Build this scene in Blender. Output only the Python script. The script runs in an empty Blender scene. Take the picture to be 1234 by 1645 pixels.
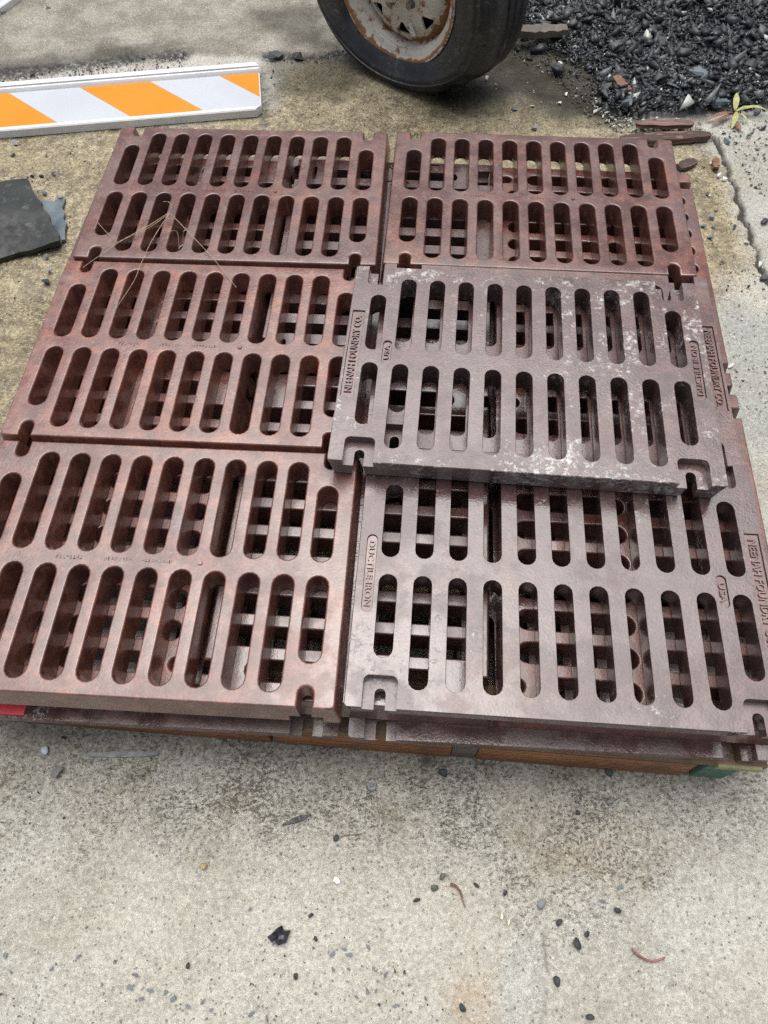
import bpy, bmesh, math, random
import numpy as np
from mathutils import Vector, Matrix

random.seed(7)
RNG = np.random.default_rng(11)
scene = bpy.context.scene
C = scene.collection

# ------------------------------------------------------------------ camera
F_PX, PITCH, ROLL, CAM_H = 1186.256, 1.0508172, 0.0300284, 1.26027
cam_data = bpy.data.cameras.new('camera')
cam = bpy.data.objects.new('camera', cam_data)
C.objects.link(cam)
cam_data.sensor_fit = 'VERTICAL'
cam_data.sensor_height = 24.0
cam_data.lens = 24.0 * F_PX / 1645.0
cam_data.clip_start = 0.02
cam_data.clip_end = 400
cam.matrix_world = Matrix.Translation((0, 0, CAM_H)) @ Matrix.Rotation(math.pi / 2 - PITCH, 4, 'X') @ Matrix.Rotation(-ROLL, 4, 'Z')
scene.camera = cam

# ------------------------------------------------------------------ overcast daylight
SUN_EL, SUN_AZ = math.radians(76), math.radians(-8)      # azimuth clockwise from +Y
world = bpy.data.worlds.new('World')
scene.world = world
world.use_nodes = True
wn = world.node_tree
wn.nodes.clear()
sky = wn.nodes.new('ShaderNodeTexSky')
sky.sky_type = 'NISHITA'
sky.sun_disc = False
sky.sun_elevation = SUN_EL
sky.sun_rotation = SUN_AZ
sky.air_density = 1.0
sky.dust_density = 6.0
sky.ozone_density = 1.0
hsv = wn.nodes.new('ShaderNodeHueSaturation')
hsv.inputs['Saturation'].default_value = 0.45            # cloud cover: nearly neutral sky
bg = wn.nodes.new('ShaderNodeBackground')
bg.inputs['Strength'].default_value = 0.07
wo = wn.nodes.new('ShaderNodeOutputWorld')
wn.links.new(sky.outputs[0], hsv.inputs['Color'])
wn.links.new(hsv.outputs[0], bg.inputs['Color'])
wn.links.new(bg.outputs[0], wo.inputs[0])
sun_d = bpy.data.lights.new('sun', 'SUN')
sun_d.energy = 1.5
sun_d.angle = math.radians(66)
sun_d.color = (1.0, 0.985, 0.96)
sun = bpy.data.objects.new('sun', sun_d)
C.objects.link(sun)
sdir = Vector((math.sin(SUN_AZ) * math.cos(SUN_EL), math.cos(SUN_AZ) * math.cos(SUN_EL), math.sin(SUN_EL)))
sun.rotation_euler = sdir.to_track_quat('Z', 'Y').to_euler()
sun.location = sdir * 20

scene.view_settings.view_transform = 'Standard'
scene.view_settings.look = 'None'
scene.view_settings.gamma = 1.0
scene.view_settings.use_curve_mapping = False
scene.view_settings.exposure = 0.90
scene.render.engine = 'CYCLES'
scene.cycles.max_bounces = 8
scene.cycles.use_denoising = False


# ------------------------------------------------------------------ helpers
def G(px, py, z=0.0):
    """point of the site at height z that the survey photograph shows at (px, py)"""
    a, b = px - 617.0, 822.5 - py
    cr, sr = math.cos(ROLL), math.sin(ROLL)
    u, w = (cr * a + sr * b) / F_PX, (-sr * a + cr * b) / F_PX
    c, s = math.cos(PITCH), math.sin(PITCH)
    d = (u, c + w * s, -s + w * c)
    t = (z - CAM_H) / d[2]
    return Vector((t * d[0], t * d[1], z))


def tag(o, label=None, cat=None, group=None, kind=None):
    if label: o['label'] = label
    if cat: o['category'] = cat
    if group: o['group'] = group
    if kind: o['kind'] = kind
    return o


def link(name, me, mat=None, parent=None):
    o = bpy.data.objects.new(name, me)
    C.objects.link(o)
    if mat is not None and me is not None and len(me.materials) == 0:
        me.materials.append(mat)
    if parent is not None:
        o.parent = parent
    return o


def empty(name, loc=(0, 0, 0), rz=0.0):
    o = bpy.data.objects.new(name, None)
    C.objects.link(o)
    o.location = loc
    o.rotation_euler = (0, 0, rz)
    o.empty_display_size = 0.05
    return o


def bm_mesh(name, bm, smooth=None):
    me = bpy.data.meshes.new(name)
    bmesh.ops.recalc_face_normals(bm, faces=bm.faces)
    bm.to_mesh(me)
    bm.free()
    if smooth is not None:
        me.polygons.foreach_set('use_smooth', [True] * len(me.polygons))
        me.set_sharp_from_angle(angle=math.radians(smooth))
    return me


def add_box(bm, c, s, rot=None, bev=0.0, jit=0.0):
    r = bmesh.ops.create_cube(bm, size=1.0)
    vs = r['verts']
    for v in vs:
        v.co = Vector((v.co.x * s[0], v.co.y * s[1], v.co.z * s[2]))
        if jit:
            v.co += Vector((random.uniform(-jit, jit), random.uniform(-jit, jit), random.uniform(-jit, jit)))
    if bev > 0:
        es = list({e for v in vs for e in v.link_edges})
        rr = bmesh.ops.bevel(bm, geom=es, offset=bev, segments=2, affect='EDGES', profile=0.5)
        vs = list({v for f in rr['faces'] for v in f.verts} | {v for v in vs if v.is_valid})
    for v in vs:
        if rot is not None:
            v.co = rot @ v.co
        v.co += Vector(c)
    return vs


def tube(bm, pts, r, seg=6, taper=None):
    pts = [Vector(p) for p in pts]
    rings = []
    n = len(pts)
    for i, p in enumerate(pts):
        t = (pts[min(i + 1, n - 1)] - pts[max(i - 1, 0)]).normalized()
        a = t.orthogonal().normalized() if i == 0 else (ref - t * ref.dot(t)).normalized()
        ref = a
        b = t.cross(a)
        rr = r * (taper(i / (n - 1)) if taper else 1.0)
        rings.append([bm.verts.new(p + (a * math.cos(2 * math.pi * k / seg) + b * math.sin(2 * math.pi * k / seg)) * rr) for k in range(seg)])
    for i in range(n - 1):
        for k in range(seg):
            bm.faces.new((rings[i][k], rings[i][(k + 1) % seg], rings[i + 1][(k + 1) % seg], rings[i + 1][k]))
    bm.faces.new(rings[0][::-1])
    bm.faces.new(rings[-1])


def lathe(bm, prof, seg=96, closed=False, axis_z=True):
    rings = []
    for r, z in prof:
        rings.append([bm.verts.new((r * math.cos(2 * math.pi * k / seg), r * math.sin(2 * math.pi * k / seg), z)) for k in range(seg)])
    m = len(prof)
    for i in range(m if closed else m - 1):
        A, B = rings[i], rings[(i + 1) % m]
        for k in range(seg):
            bm.faces.new((A[k], A[(k + 1) % seg], B[(k + 1) % seg], B[k]))
    return rings


def mesh_np(name, V, Fq):
    me = bpy.data.meshes.new(name)
    V = np.asarray(V, np.float32)
    Fq = np.asarray(Fq, np.int32)
    k = Fq.shape[1]
    me.vertices.add(len(V))
    me.vertices.foreach_set('co', V.ravel())
    me.loops.add(Fq.size)
    me.loops.foreach_set('vertex_index', Fq.ravel())
    me.polygons.add(len(Fq))
    me.polygons.foreach_set('loop_start', np.arange(0, Fq.size, k, dtype=np.int32))
    me.update(calc_edges=True)
    return me


def hash2(ix, iy, seed):
    h = (ix.astype(np.int64) * 374761393 + iy.astype(np.int64) * 668265263 + seed * 974634777) & 0xFFFFFFFF
    h = ((h ^ (h >> 13)) * 1274126177) & 0xFFFFFFFF
    return ((h ^ (h >> 16)) & 0xFFFF) / 65535.0


def vnoise(x, y, seed):
    ix, iy = np.floor(x), np.floor(y)
    fx, fy = x - ix, y - iy
    fx, fy = fx * fx * (3 - 2 * fx), fy * fy * (3 - 2 * fy)
    a, b = hash2(ix, iy, seed), hash2(ix + 1, iy, seed)
    c, d = hash2(ix, iy + 1, seed), hash2(ix + 1, iy + 1, seed)
    return a + (b - a) * fx + (c - a) * fy + (a - b - c + d) * fx * fy


def fbm(x, y, scale, seed, octv=4):
    s, a, t = 0.0, 1.0, 0.0
    for o in range(octv):
        s = s + a * vnoise(x * scale * 2 ** o + 17.3 * o, y * scale * 2 ** o - 9.1 * o, seed + o)
        t += a
        a *= 0.5
    return s / t


def seg_dist(X, Y, pts, closed=False):
    d = np.full(X.shape, 1e9)
    P = list(pts) + ([pts[0]] if closed else [])
    for (x0, y0), (x1, y1) in zip(P[:-1], P[1:]):
        dx, dy = x1 - x0, y1 - y0
        t = np.clip(((X - x0) * dx + (Y - y0) * dy) / (dx * dx + dy * dy + 1e-12), 0, 1)
        d = np.minimum(d, np.hypot(X - x0 - t * dx, Y - y0 - t * dy))
    return d


def poly_sd(X, Y, pts):
    """signed distance, positive inside"""
    inside = np.zeros(X.shape, bool)
    n = len(pts)
    for i in range(n):
        x0, y0 = pts[i]
        x1, y1 = pts[(i + 1) % n]
        cr = (y0 > Y) != (y1 > Y)
        with np.errstate(divide='ignore', invalid='ignore'):
            xx = (x1 - x0) * (Y - y0) / (y1 - y0 + 1e-15) + x0
        inside ^= cr & (X < xx)
    d = seg_dist(X, Y, pts, True)
    return np.where(inside, d, -d)


def smooth(a, b, x):
    t = np.clip((x - a) / (b - a), 0, 1)
    return t * t * (3 - 2 * t)


def gp(pts):
    return [tuple(G(*p)[:2]) for p in pts]


# ------------------------------------------------------------------ materials
class NT:
    def __init__(self, name):
        self.m = bpy.data.materials.new(name)
        self.m.use_nodes = True
        self.t = self.m.node_tree
        self.b = self.t.nodes['Principled BSDF']
        self.tc = self.t.nodes.new('ShaderNodeTexCoord')

    def n(self, typ, **kw):
        nd = self.t.nodes.new(typ)
        for k, v in kw.items():
            setattr(nd, k, v)
        return nd

    def put(self, sock, v):
        if hasattr(v, 'is_linked') or isinstance(v, bpy.types.NodeSocket):
            self.t.links.new(v, sock)
        elif isinstance(v, (tuple, list)) and len(v) == 3 and sock.type == 'RGBA':
            sock.default_value = (*v, 1)
        else:
            sock.default_value = v

    def noise(self, scale, detail=4, rough=0.55, co=None, off=0.0, dist=0.0):
        nd = self.n('ShaderNodeTexNoise')
        nd.inputs['Scale'].default_value = scale
        nd.inputs['Detail'].default_value = detail
        nd.inputs['Roughness'].default_value = rough
        nd.inputs['Distortion'].default_value = dist
        c = co or self.tc.outputs['Object']
        if off:
            c = self.vadd(c, (off, off * 1.7, off * 0.3))
        self.put(nd.inputs['Vector'], c)
        return nd.outputs['Fac']

    def vor(self, scale, feature='F1', co=None, out='Distance', rnd=1.0):
        nd = self.n('ShaderNodeTexVoronoi', feature=feature)
        nd.inputs['Scale'].default_value = scale
        nd.inputs['Randomness'].default_value = rnd
        self.put(nd.inputs['Vector'], co or self.tc.outputs['Object'])
        return nd.outputs[out]

    def vadd(self, a, b):
        nd = self.n('ShaderNodeVectorMath', operation='ADD')
        self.put(nd.inputs[0], a)
        self.put(nd.inputs[1], b)
        return nd.outputs[0]

    def vmul(self, a, b):
        nd = self.n('ShaderNodeVectorMath', operation='MULTIPLY')
        self.put(nd.inputs[0], a)
        self.put(nd.inputs[1], b)
        return nd.outputs[0]

    def ramp(self, v, lo, hi, a=0.0, b=1.0, smooth=True):
        nd = self.n('ShaderNodeMapRange', interpolation_type='SMOOTHSTEP' if smooth else 'LINEAR')
        self.put(nd.inputs['Value'], v)
        self.put(nd.inputs['From Min'], lo)
        self.put(nd.inputs['From Max'], hi)
        self.put(nd.inputs['To Min'], a)
        self.put(nd.inputs['To Max'], b)
        return nd.outputs['Result']

    def math(self, op, a, b=0.0, c=None):
        nd = self.n('ShaderNodeMath', operation=op)
        self.put(nd.inputs[0], a)
        self.put(nd.inputs[1], b)
        if c is not None:
            self.put(nd.inputs[2], c)
        return nd.outputs[0]

    def mix(self, f, a, b, blend='MIX'):
        nd = self.n('ShaderNodeMix', data_type='RGBA', blend_type=blend)
        self.put(nd.inputs['Factor'], f)
        self.put(nd.inputs['A'], a) if False else self.put(nd.inputs[6], a)
        self.put(nd.inputs[7], b)
        return nd.outputs[2]

    def attr(self, name, typ='GEOMETRY'):
        nd = self.n('ShaderNodeAttribute', attribute_name=name, attribute_type=typ)
        return nd.outputs['Fac']

    def attrc(self, name):
        nd = self.n('ShaderNodeAttribute', attribute_name=name, attribute_type='GEOMETRY')
        return nd.outputs['Color']

    def rnd(self):
        return self.n('ShaderNodeObjectInfo').outputs['Random']

    def bump(self, h, strength=0.5, dist=0.002, normal=None):
        nd = self.n('ShaderNodeBump')
        nd.inputs['Strength'].default_value = strength
        nd.inputs['Distance'].default_value = dist
        self.put(nd.inputs['Height'], h)
        if normal is not None:
            self.put(nd.inputs['Normal'], normal)
        return nd.outputs['Normal']

    def out(self, col, rough=0.6, normal=None, spec=0.5, metal=0.0, coat=0.0, coat_r=0.1, ior=1.5):
        self.put(self.b.inputs['Base Color'], col)
        self.put(self.b.inputs['Roughness'], rough)
        self.put(self.b.inputs['Specular IOR Level'], spec)
        self.put(self.b.inputs['Metallic'], metal)
        self.put(self.b.inputs['IOR'], ior)
        self.put(self.b.inputs['Coat Weight'], coat)
        self.put(self.b.inputs['Coat Roughness'], coat_r)
        if normal is not None:
            self.put(self.b.inputs['Normal'], normal)
        return self.m


def mat_iron():
    m = NT('wet_cast_iron')
    ob = m.tc.outputs['Object']
    rnd = m.rnd()
    seed = m.n('ShaderNodeCombineXYZ')
    m.put(seed.inputs[0], m.math('MULTIPLY', rnd, 37.0))
    m.put(seed.inputs[1], m.math('MULTIPLY', rnd, 91.0))
    co = m.vadd(ob, seed.outputs[0])
    rust = m.attr('rust', 'OBJECT')
    white = m.attr('white', 'OBJECT')
    big = m.noise(5.5, 4, 0.6, co)
    mid = m.noise(34, 5, 0.62, co, 3.1)
    fine = m.noise(260, 3, 0.6, co, 7.7)
    bigc = m.ramp(big, 0.36, 0.64)
    midc = m.ramp(mid, 0.34, 0.66)
    purple = m.mix(midc, (0.078, 0.048, 0.048), (0.138, 0.096, 0.094))
    red = m.mix(midc, (0.108, 0.033, 0.021), (0.205, 0.074, 0.050))
    col = m.mix(rust, purple, red)
    # big tonal clouds: browner and bluer areas
    col = m.mix(m.math('MULTIPLY', m.ramp(m.noise(3.1, 3, 0.55, co, 55.0), 0.40, 0.62), 0.45), col, m.mix(rust, (0.095, 0.056, 0.052), (0.105, 0.044, 0.040)))
    # orange bloom of rust in clouds
    r1 = m.ramp(m.math('ADD', m.math('MULTIPLY', big, 0.55), m.math('MULTIPLY', mid, 0.45)), 0.50, 0.62)
    col = m.mix(m.math('MULTIPLY', r1, m.math('ADD', m.math('MULTIPLY', rust, 0.50), 0.07)), col, (0.270, 0.085, 0.040))
    r2 = m.ramp(m.noise(70, 6, 0.7, co, 63.0), 0.56, 0.66)
    col = m.mix(m.math('MULTIPLY', r2, m.math('ADD', m.math('MULTIPLY', rust, 0.35), 0.10)), col, (0.36, 0.17, 0.10))
    # darker smudges
    d1 = m.ramp(m.noise(17, 6, 0.68, co, 12.0), 0.50, 0.64)
    col = m.mix(m.math('MULTIPLY', d1, 0.38), col, (0.060, 0.036, 0.036))
    # pale bluish scuffs
    p1 = m.ramp(m.noise(26, 7, 0.74, co, 21.0), 0.54, 0.66)
    col = m.mix(m.math('MULTIPLY', p1, 0.25), col, (0.24, 0.18, 0.18))
    # fine sand grain of the casting
    col = m.mix(m.ramp(fine, 0.42, 0.66, 0.0, 0.55), col, (0.055, 0.034, 0.034))
    sp = m.ramp(m.vor(230, co=co), 0.0, 0.22, 1.0, 0.0)
    spm = m.math('MULTIPLY', sp, m.ramp(m.noise(60, 2, 0.5, co, 5.0), 0.52, 0.60))
    col = m.mix(m.math('MULTIPLY', spm, 0.60), col, (0.42, 0.36, 0.34))
    tone_ = m.ramp(m.math('FRACT', m.math('MULTIPLY', rnd, 7.31)), 0.0, 1.0, 0.80, 1.16, False)
    tcol = m.n('ShaderNodeCombineXYZ')
    for q_ in range(3):
        m.put(tcol.inputs[q_], tone_)
    col = m.mix(1.0, col, tcol.outputs[0], 'MULTIPLY')
    # drip marks across the ribs
    dr = m.ramp(m.noise(30, 5, 0.6, m.vmul(co, (2.2, 0.25, 1.0)), 47.0), 0.56, 0.66)
    col = m.mix(m.math('MULTIPLY', dr, m.math('ADD', m.math('MULTIPLY', rust, 0.20), 0.06)), col, (0.055, 0.026, 0.022))
    # chalky white residue in flakes, only on some castings
    wz = m.noise(8.5, 4, 0.6, co, 31.0)
    wf = m.noise(105, 9, 0.76, co, 41.0, 0.2)
    thr = m.math('SUBTRACT', 0.738, m.math('MULTIPLY', white, 0.088))
    sx = m.n('ShaderNodeSeparateXYZ')
    m.put(sx.inputs[0], ob)
    ey = m.math('ADD', m.ramp(sx.outputs[1], -0.165, -0.205, 0.0, 0.075), m.ramp(sx.outputs[1], 0.19, 0.214, 0.0, 0.05))
    ex = m.ramp(m.math('MULTIPLY', sx.outputs[0], -1.0), 0.02, 0.24, -0.008, 0.006)
    wz = m.math('ADD', wz, m.math('MULTIPLY', m.ramp(white, 0.7, 0.9), m.math('ADD', ey, ex)))
    ws = m.math('ADD', m.math('MULTIPLY', wz, 0.48), m.math('MULTIPLY', wf, 0.64))
    wm = m.ramp(m.math('SUBTRACT', ws, thr), -0.055, 0.050)
    wm = m.math('MULTIPLY', wm, m.ramp(white, 0.0, 0.15))
    col = m.mix(m.math('MULTIPLY', wm, m.ramp(m.noise(120, 4, 0.7, co, 81.0), 0.35, 0.6, 0.45, 0.92)), col, (0.56, 0.555, 0.53))
    rough = m.ramp(m.noise(8, 6, 0.68, co, 71.0), 0.42, 0.58, 0.12, 0.40)
    rough = m.math('ADD', rough, m.math('MULTIPLY', wm, 0.3))
    hgt = m.math('ADD', m.math('MULTIPLY', fine, 0.55), m.math('ADD', m.math('MULTIPLY', mid, 0.6), m.math('MULTIPLY', wm, 0.5)))
    nrm = m.bump(hgt, 0.55, 0.0010)
    return m.out(col, rough, nrm, spec=0.5, coat=m.math('MULTIPLY', m.math('SUBTRACT', 1.0, wm), 0.25), coat_r=0.12, ior=1.7)


def mat_ground():
    m = NT('weathered_concrete')
    ob = m.tc.outputs['Object']
    A = {k: m.attr(k) for k in ('yellow', 'wet', 'slab', 'dark', 'rough', 'patch', 'tan', 'pale', 'cool', 'crack')}
    big = m.noise(3.2, 5, 0.6)
    mid = m.noise(24, 6, 0.68, None, 4.0)
    fine = m.noise(150, 5, 0.65, None, 8.0)
    vfine = m.noise(480, 3, 0.6, None, 2.0)
    col = m.mix(big, (0.440, 0.431, 0.390), (0.550, 0.541, 0.492))
    col = m.mix(m.math('MULTIPLY', A['pale'], 0.8), col, (0.56, 0.53, 0.44))
    col = m.mix(m.math('MULTIPLY', A['slab'], 0.85), col, m.mix(m.ramp(m.noise(9, 6, 0.66, None, 57.0), 0.38, 0.62), (0.185, 0.165, 0.130), (0.340, 0.320, 0.275)))
    col = m.mix(m.math('MULTIPLY', A['cool'], 0.8), col, (0.33, 0.35, 0.34))
    ym = m.noise(62, 6, 0.7, None, 33.0)
    yel = m.mix(m.ramp(m.math('ADD', m.math('MULTIPLY', mid, 0.5), m.math('MULTIPLY', ym, 0.5)), 0.38, 0.62), (0.150, 0.112, 0.055), (0.50, 0.425, 0.265))
    col = m.mix(m.math('MULTIPLY', A['yellow'], 0.85), col, yel)
    col = m.mix(m.math('MULTIPLY', A['tan'], m.ramp(mid, 0.25, 0.75, 0.3, 1.0)), col, (0.42, 0.29, 0.15))
    col = m.mix(m.math('MULTIPLY', A['patch'], 0.6), col, (0.47, 0.48, 0.45))
    # bluish blotches
    bl = m.ramp(m.noise(38, 4, 0.6, None, 14.0), 0.60, 0.74)
    col = m.mix(m.math('MULTIPLY', bl, 0.35), col, (0.20, 0.20, 0.215))
    # sand and aggregate grain
    gr = m.mix(m.ramp(fine, 0.30, 0.72), (0.50, 0.48, 0.45), (1.25, 1.25, 1.22))
    col = m.mix(m.math('ADD', m.math('MULTIPLY', A['rough'], 0.35), 0.55), col, gr, 'MULTIPLY')
    gv = m.mix(m.ramp(vfine, 0.32, 0.70), (0.70, 0.69, 0.66), (1.16, 1.16, 1.16))
    col = m.mix(0.62, col, gv, 'MULTIPLY')
    ds = m.ramp(m.noise(2.6, 5, 0.6, None, 51.0, 0.6), 0.47, 0.60)
    col = m.mix(m.math('MULTIPLY', ds, 0.55), col, (0.80, 0.775, 0.715), 'MULTIPLY')
    # individual sand grains: dark and pale
    vcol = m.vor(170, out='Color')
    sepc = m.n('ShaderNodeSeparateColor')
    m.put(sepc.inputs[0], vcol)
    vd = m.vor(170)
    gm = m.ramp(vd, 0.25, 0.42, 1.0, 0.0)
    dk = m.math('MULTIPLY', gm, m.ramp(sepc.outputs[0], 0.84, 0.90))
    col = m.mix(m.math('MULTIPLY', dk, 0.65), col, (0.085, 0.085, 0.085))
    lt = m.math('MULTIPLY', gm, m.ramp(sepc.outputs[1], 0.86, 0.92))
    col = m.mix(m.math('MULTIPLY', lt, 0.55), col, (0.66, 0.64, 0.58))
    # spalled, pitted texture where it is rough: dark broken lines
    pits = m.noise(150, 8, 0.76, m.vmul(ob, (1.0, 1.45, 1.0)), 19.0, 0.25)
    pv = m.noise(9, 3, 0.6, None, 29.0)
    pits = m.math('ADD', pits, m.math('MULTIPLY', m.math('SUBTRACT', pv, 0.5), 0.34))
    pm = m.ramp(pits, 0.46, 0.33)
    pamt = m.math('ADD', m.math('MULTIPLY', A['rough'], 0.34), 0.07)
    col = m.mix(m.math('MULTIPLY', pm, pamt), col, (0.105, 0.085, 0.050))
    st = m.ramp(m.noise(7.5, 6, 0.66, None, 37.0, 0.5), 0.50, 0.66)
    col = m.mix(m.math('MULTIPLY', st, m.math('ADD', m.math('MULTIPLY', A['rough'], 0.34), 0.10)), col, (0.24, 0.195, 0.120))
    # dark crumbs / old asphalt in the seam
    dm = m.math('MULTIPLY', A['dark'], m.ramp(m.noise(70, 5, 0.7, None, 23.0), 0.32, 0.55))
    col = m.mix(dm, col, (0.045, 0.043, 0.042))
    col = m.mix(A['crack'], col, (0.035, 0.030, 0.022))
    # rain-soaked ground
    wetm = m.math('MULTIPLY', A['wet'], m.ramp(mid, 0.2, 0.7, 0.90, 1.0))
    col = m.mix(wetm, col, (0.060, 0.055, 0.030), 'MULTIPLY')
    rough = m.math('SUBTRACT', m.ramp(mid, 0.3, 0.7, 0.52, 0.75), m.math('MULTIPLY', wetm, 0.10))
    h = m.math('ADD', m.math('MULTIPLY', fine, 0.9), m.math('MULTIPLY', vfine, 0.35))
    h = m.math('SUBTRACT', h, m.math('MULTIPLY', m.math('MULTIPLY', pm, pamt), 1.3))
    nrm = m.bump(h, 0.9, 0.0040)
    return m.out(col, rough, nrm, spec=m.math('SUBTRACT', 0.45, m.math('MULTIPLY', wetm, 0.22)))


def mat_simple(name, c1, c2, scale=20, rough=(0.5, 0.7), bump=0.3, bdist=0.001, spec=0.5, detail=4, coat=0.0, speck=None, stretch=None, metal=0.0):
    m = NT(name)
    co = m.tc.outputs['Object']
    if stretch:
        co = m.vmul(co, stretch)
    n1 = m.noise(scale, detail, 0.6, co)
    n2 = m.noise(scale * 6, 4, 0.6, co, 5.0)
    col = m.mix(m.ramp(n1, 0.3, 0.7), c1, c2)
    if speck:
        s = m.ramp(m.noise(scale * 2.5, 6, 0.7, co, 11.0), speck[1], speck[1] + 0.10)
        col = m.mix(s, col, speck[0])
    r = m.ramp(n2, 0.3, 0.7, rough[0], rough[1])
    nrm = m.bump(m.math('ADD', n1, m.math('MULTIPLY', n2, 0.5)), bump, bdist)
    return m.out(col, r, nrm, spec=spec, coat=coat, metal=metal)


def mat_wood(name, ca, cb, cd, axis=(1, 14, 14), scale=9.0, rough=(0.55, 0.8)):
    m = NT(name)
    co = m.vadd(m.vmul(m.tc.outputs['Object'], axis), (0.37, 1.9, 0.6))
    ph = m.n('ShaderNodeCombineXYZ')
    m.put(ph.inputs[2], m.math('MULTIPLY', m.rnd(), 9.0))
    co = m.vadd(co, ph.outputs[0])
    n = m.noise(scale, 7, 0.68, co, 0.0, 0.7)
    w = m.n('ShaderNodeTexWave', wave_type='BANDS', bands_direction='Z')
    w.inputs['Scale'].default_value = 2.4
    w.inputs['Distortion'].default_value = 7.0
    w.inputs['Detail'].default_value = 4.0
    w.inputs['Detail Scale'].default_value = 1.2
    m.put(w.inputs['Vector'], co)
    col = m.mix(m.ramp(n, 0.38, 0.62), ca, cb)
    col = m.mix(m.ramp(w.outputs['Fac'], 0.45, 0.85, 0.0, 0.85), col, cd)
    dark_brown = m.ramp(m.noise(14, 6, 0.68), 0.48, 0.62)  # patchy dirt over the wood
    col = m.mix(m.math('MULTIPLY', dark_brown, 0.45), col, (0.07, 0.045, 0.03))
    nrm = m.bump(m.math('ADD', n, m.math('MULTIPLY', w.outputs['Fac'], 0.7)), 0.6, 0.0012)
    return m.out(col, m.ramp(n, 0.3, 0.7, *rough), nrm, spec=0.35)


def mat_rubble():
    m = NT('asphalt_rubble_pieces')
    tone = m.attr('tone')
    n1 = m.noise(160, 4, 0.6)
    n2 = m.noise(30, 3, 0.6, None, 3.0)
    dark = m.mix(n1, (0.010, 0.012, 0.014), (0.048, 0.055, 0.061))
    mid = m.mix(n2, (0.07, 0.078, 0.083), (0.17, 0.18, 0.185))
    col = m.mix(m.ramp(tone, 0.74, 0.90), dark, mid)
    col = m.mix(m.ramp(tone, 0.945, 0.97), col, (0.48, 0.48, 0.45))
    nrm = m.bump(n1, 0.6, 0.0012)
    return m.out(col, m.ramp(n1, 0.3, 0.7, 0.30, 0.65), nrm, spec=0.55)


def mat_grit():
    m = NT('loose_grit')
    tone = m.attr('tone')
    n1 = m.noise(160, 4, 0.6)
    col = m.mix(m.ramp(tone, 0.50, 0.54), m.mix(n1, (0.03, 0.03, 0.032), (0.09, 0.09, 0.09)), (0.20, 0.19, 0.165))
    col = m.mix(m.ramp(tone, 0.72, 0.75), col, (0.34, 0.30, 0.21))
    col = m.mix(m.ramp(tone, 0.88, 0.90), col, (0.58, 0.57, 0.53))
    return m.out(col, 0.55, m.bump(n1, 0.5, 0.001))


def mat_tyre():
    m = NT('worn_tyre_rubber')
    n = m.noise(9, 6, 0.65)
    n2 = m.noise(90, 4, 0.6, None, 3.0)
    col = m.mix(m.ramp(n, 0.35, 0.7), (0.009, 0.010, 0.013), (0.030, 0.033, 0.040))
    sc = m.ramp(m.noise(26, 7, 0.72, None, 8.0), 0.56, 0.72)
    col = m.mix(m.math('MULTIPLY', sc, 0.65), col, (0.12, 0.13, 0.145))
    br = m.ramp(m.noise(16, 6, 0.7, None, 15.0), 0.63, 0.74)
    col = m.mix(m.math('MULTIPLY', br, 0.5), col, (0.13, 0.105, 0.07))
    ck = m.ramp(m.vor(42, feature='DISTANCE_TO_EDGE', co=m.vadd(m.tc.outputs['Object'], (0.0, 0.0, 0.0))), 0.0, 0.05, 1.0, 0.0)
    ck = m.math('MULTIPLY', ck, m.ramp(n, 0.5, 0.65))
    col = m.mix(m.math('MULTIPLY', ck, 0.7), col, (0.008, 0.008, 0.009))
    nrm = m.bump(m.math('SUBTRACT', m.math('ADD', n, m.math('MULTIPLY', n2, 0.4)), ck), 0.5, 0.003)
    return m.out(col, m.ramp(n2, 0.3, 0.7, 0.30, 0.52), nrm, spec=0.5)


def mat_rim():
    m = NT('rusty_painted_rim')
    ob = m.tc.outputs['Object']
    sep = m.n('ShaderNodeSeparateXYZ')
    m.put(sep.inputs[0], ob)
    rr = m.math('SQRT', m.math('ADD', m.math('MULTIPLY', sep.outputs[0], sep.outputs[0]), m.math('MULTIPLY', sep.outputs[1], sep.outputs[1])))
    n = m.noise(30, 7, 0.72)
    n2 = m.noise(9, 4, 0.6, None, 5.0)
    paint = m.mix(n2, (0.44, 0.415, 0.355), (0.60, 0.575, 0.52))
    bands = m.math('MAXIMUM', m.ramp(m.math('ABSOLUTE', m.math('SUBTRACT', rr, 0.150)), 0.0, 0.015, 0.24, 0.0),
                   m.ramp(m.math('ABSOLUTE', m.math('SUBTRACT', rr, 0.190)), 0.0, 0.010, 0.20, 0.0))
    ru = m.ramp(m.math('ADD', n, bands), 0.53, 0.63)
    rc = m.mix(m.noise(70, 5, 0.7, None, 9.0), (0.10, 0.045, 0.025), (0.36, 0.17, 0.065))
    col = m.mix(ru, paint, rc)
    nrm = m.bump(m.math('ADD', n, m.math('MULTIPLY', ru, 0.4)), 0.4, 0.001)
    return m.out(col, m.ramp(ru, 0, 1, 0.38, 0.8), nrm, spec=0.4)


def mat_sheeting(name, c1, c2):
    m = NT(name)
    n = m.noise(5, 4, 0.6)
    grid = m.vor(330, feature='DISTANCE_TO_EDGE', rnd=0.0)
    col = m.mix(n, c1, c2)
    d = m.ramp(m.noise(40, 6, 0.7, None, 6.0), 0.64, 0.74)
    col = m.mix(m.math('MULTIPLY', d, 0.35), col, (0.25, 0.23, 0.20))
    return m.out(col, m.ramp(n, 0.3, 0.7, 0.22, 0.40), m.bump(grid, 0.05, 0.0004), spec=0.35)


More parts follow.
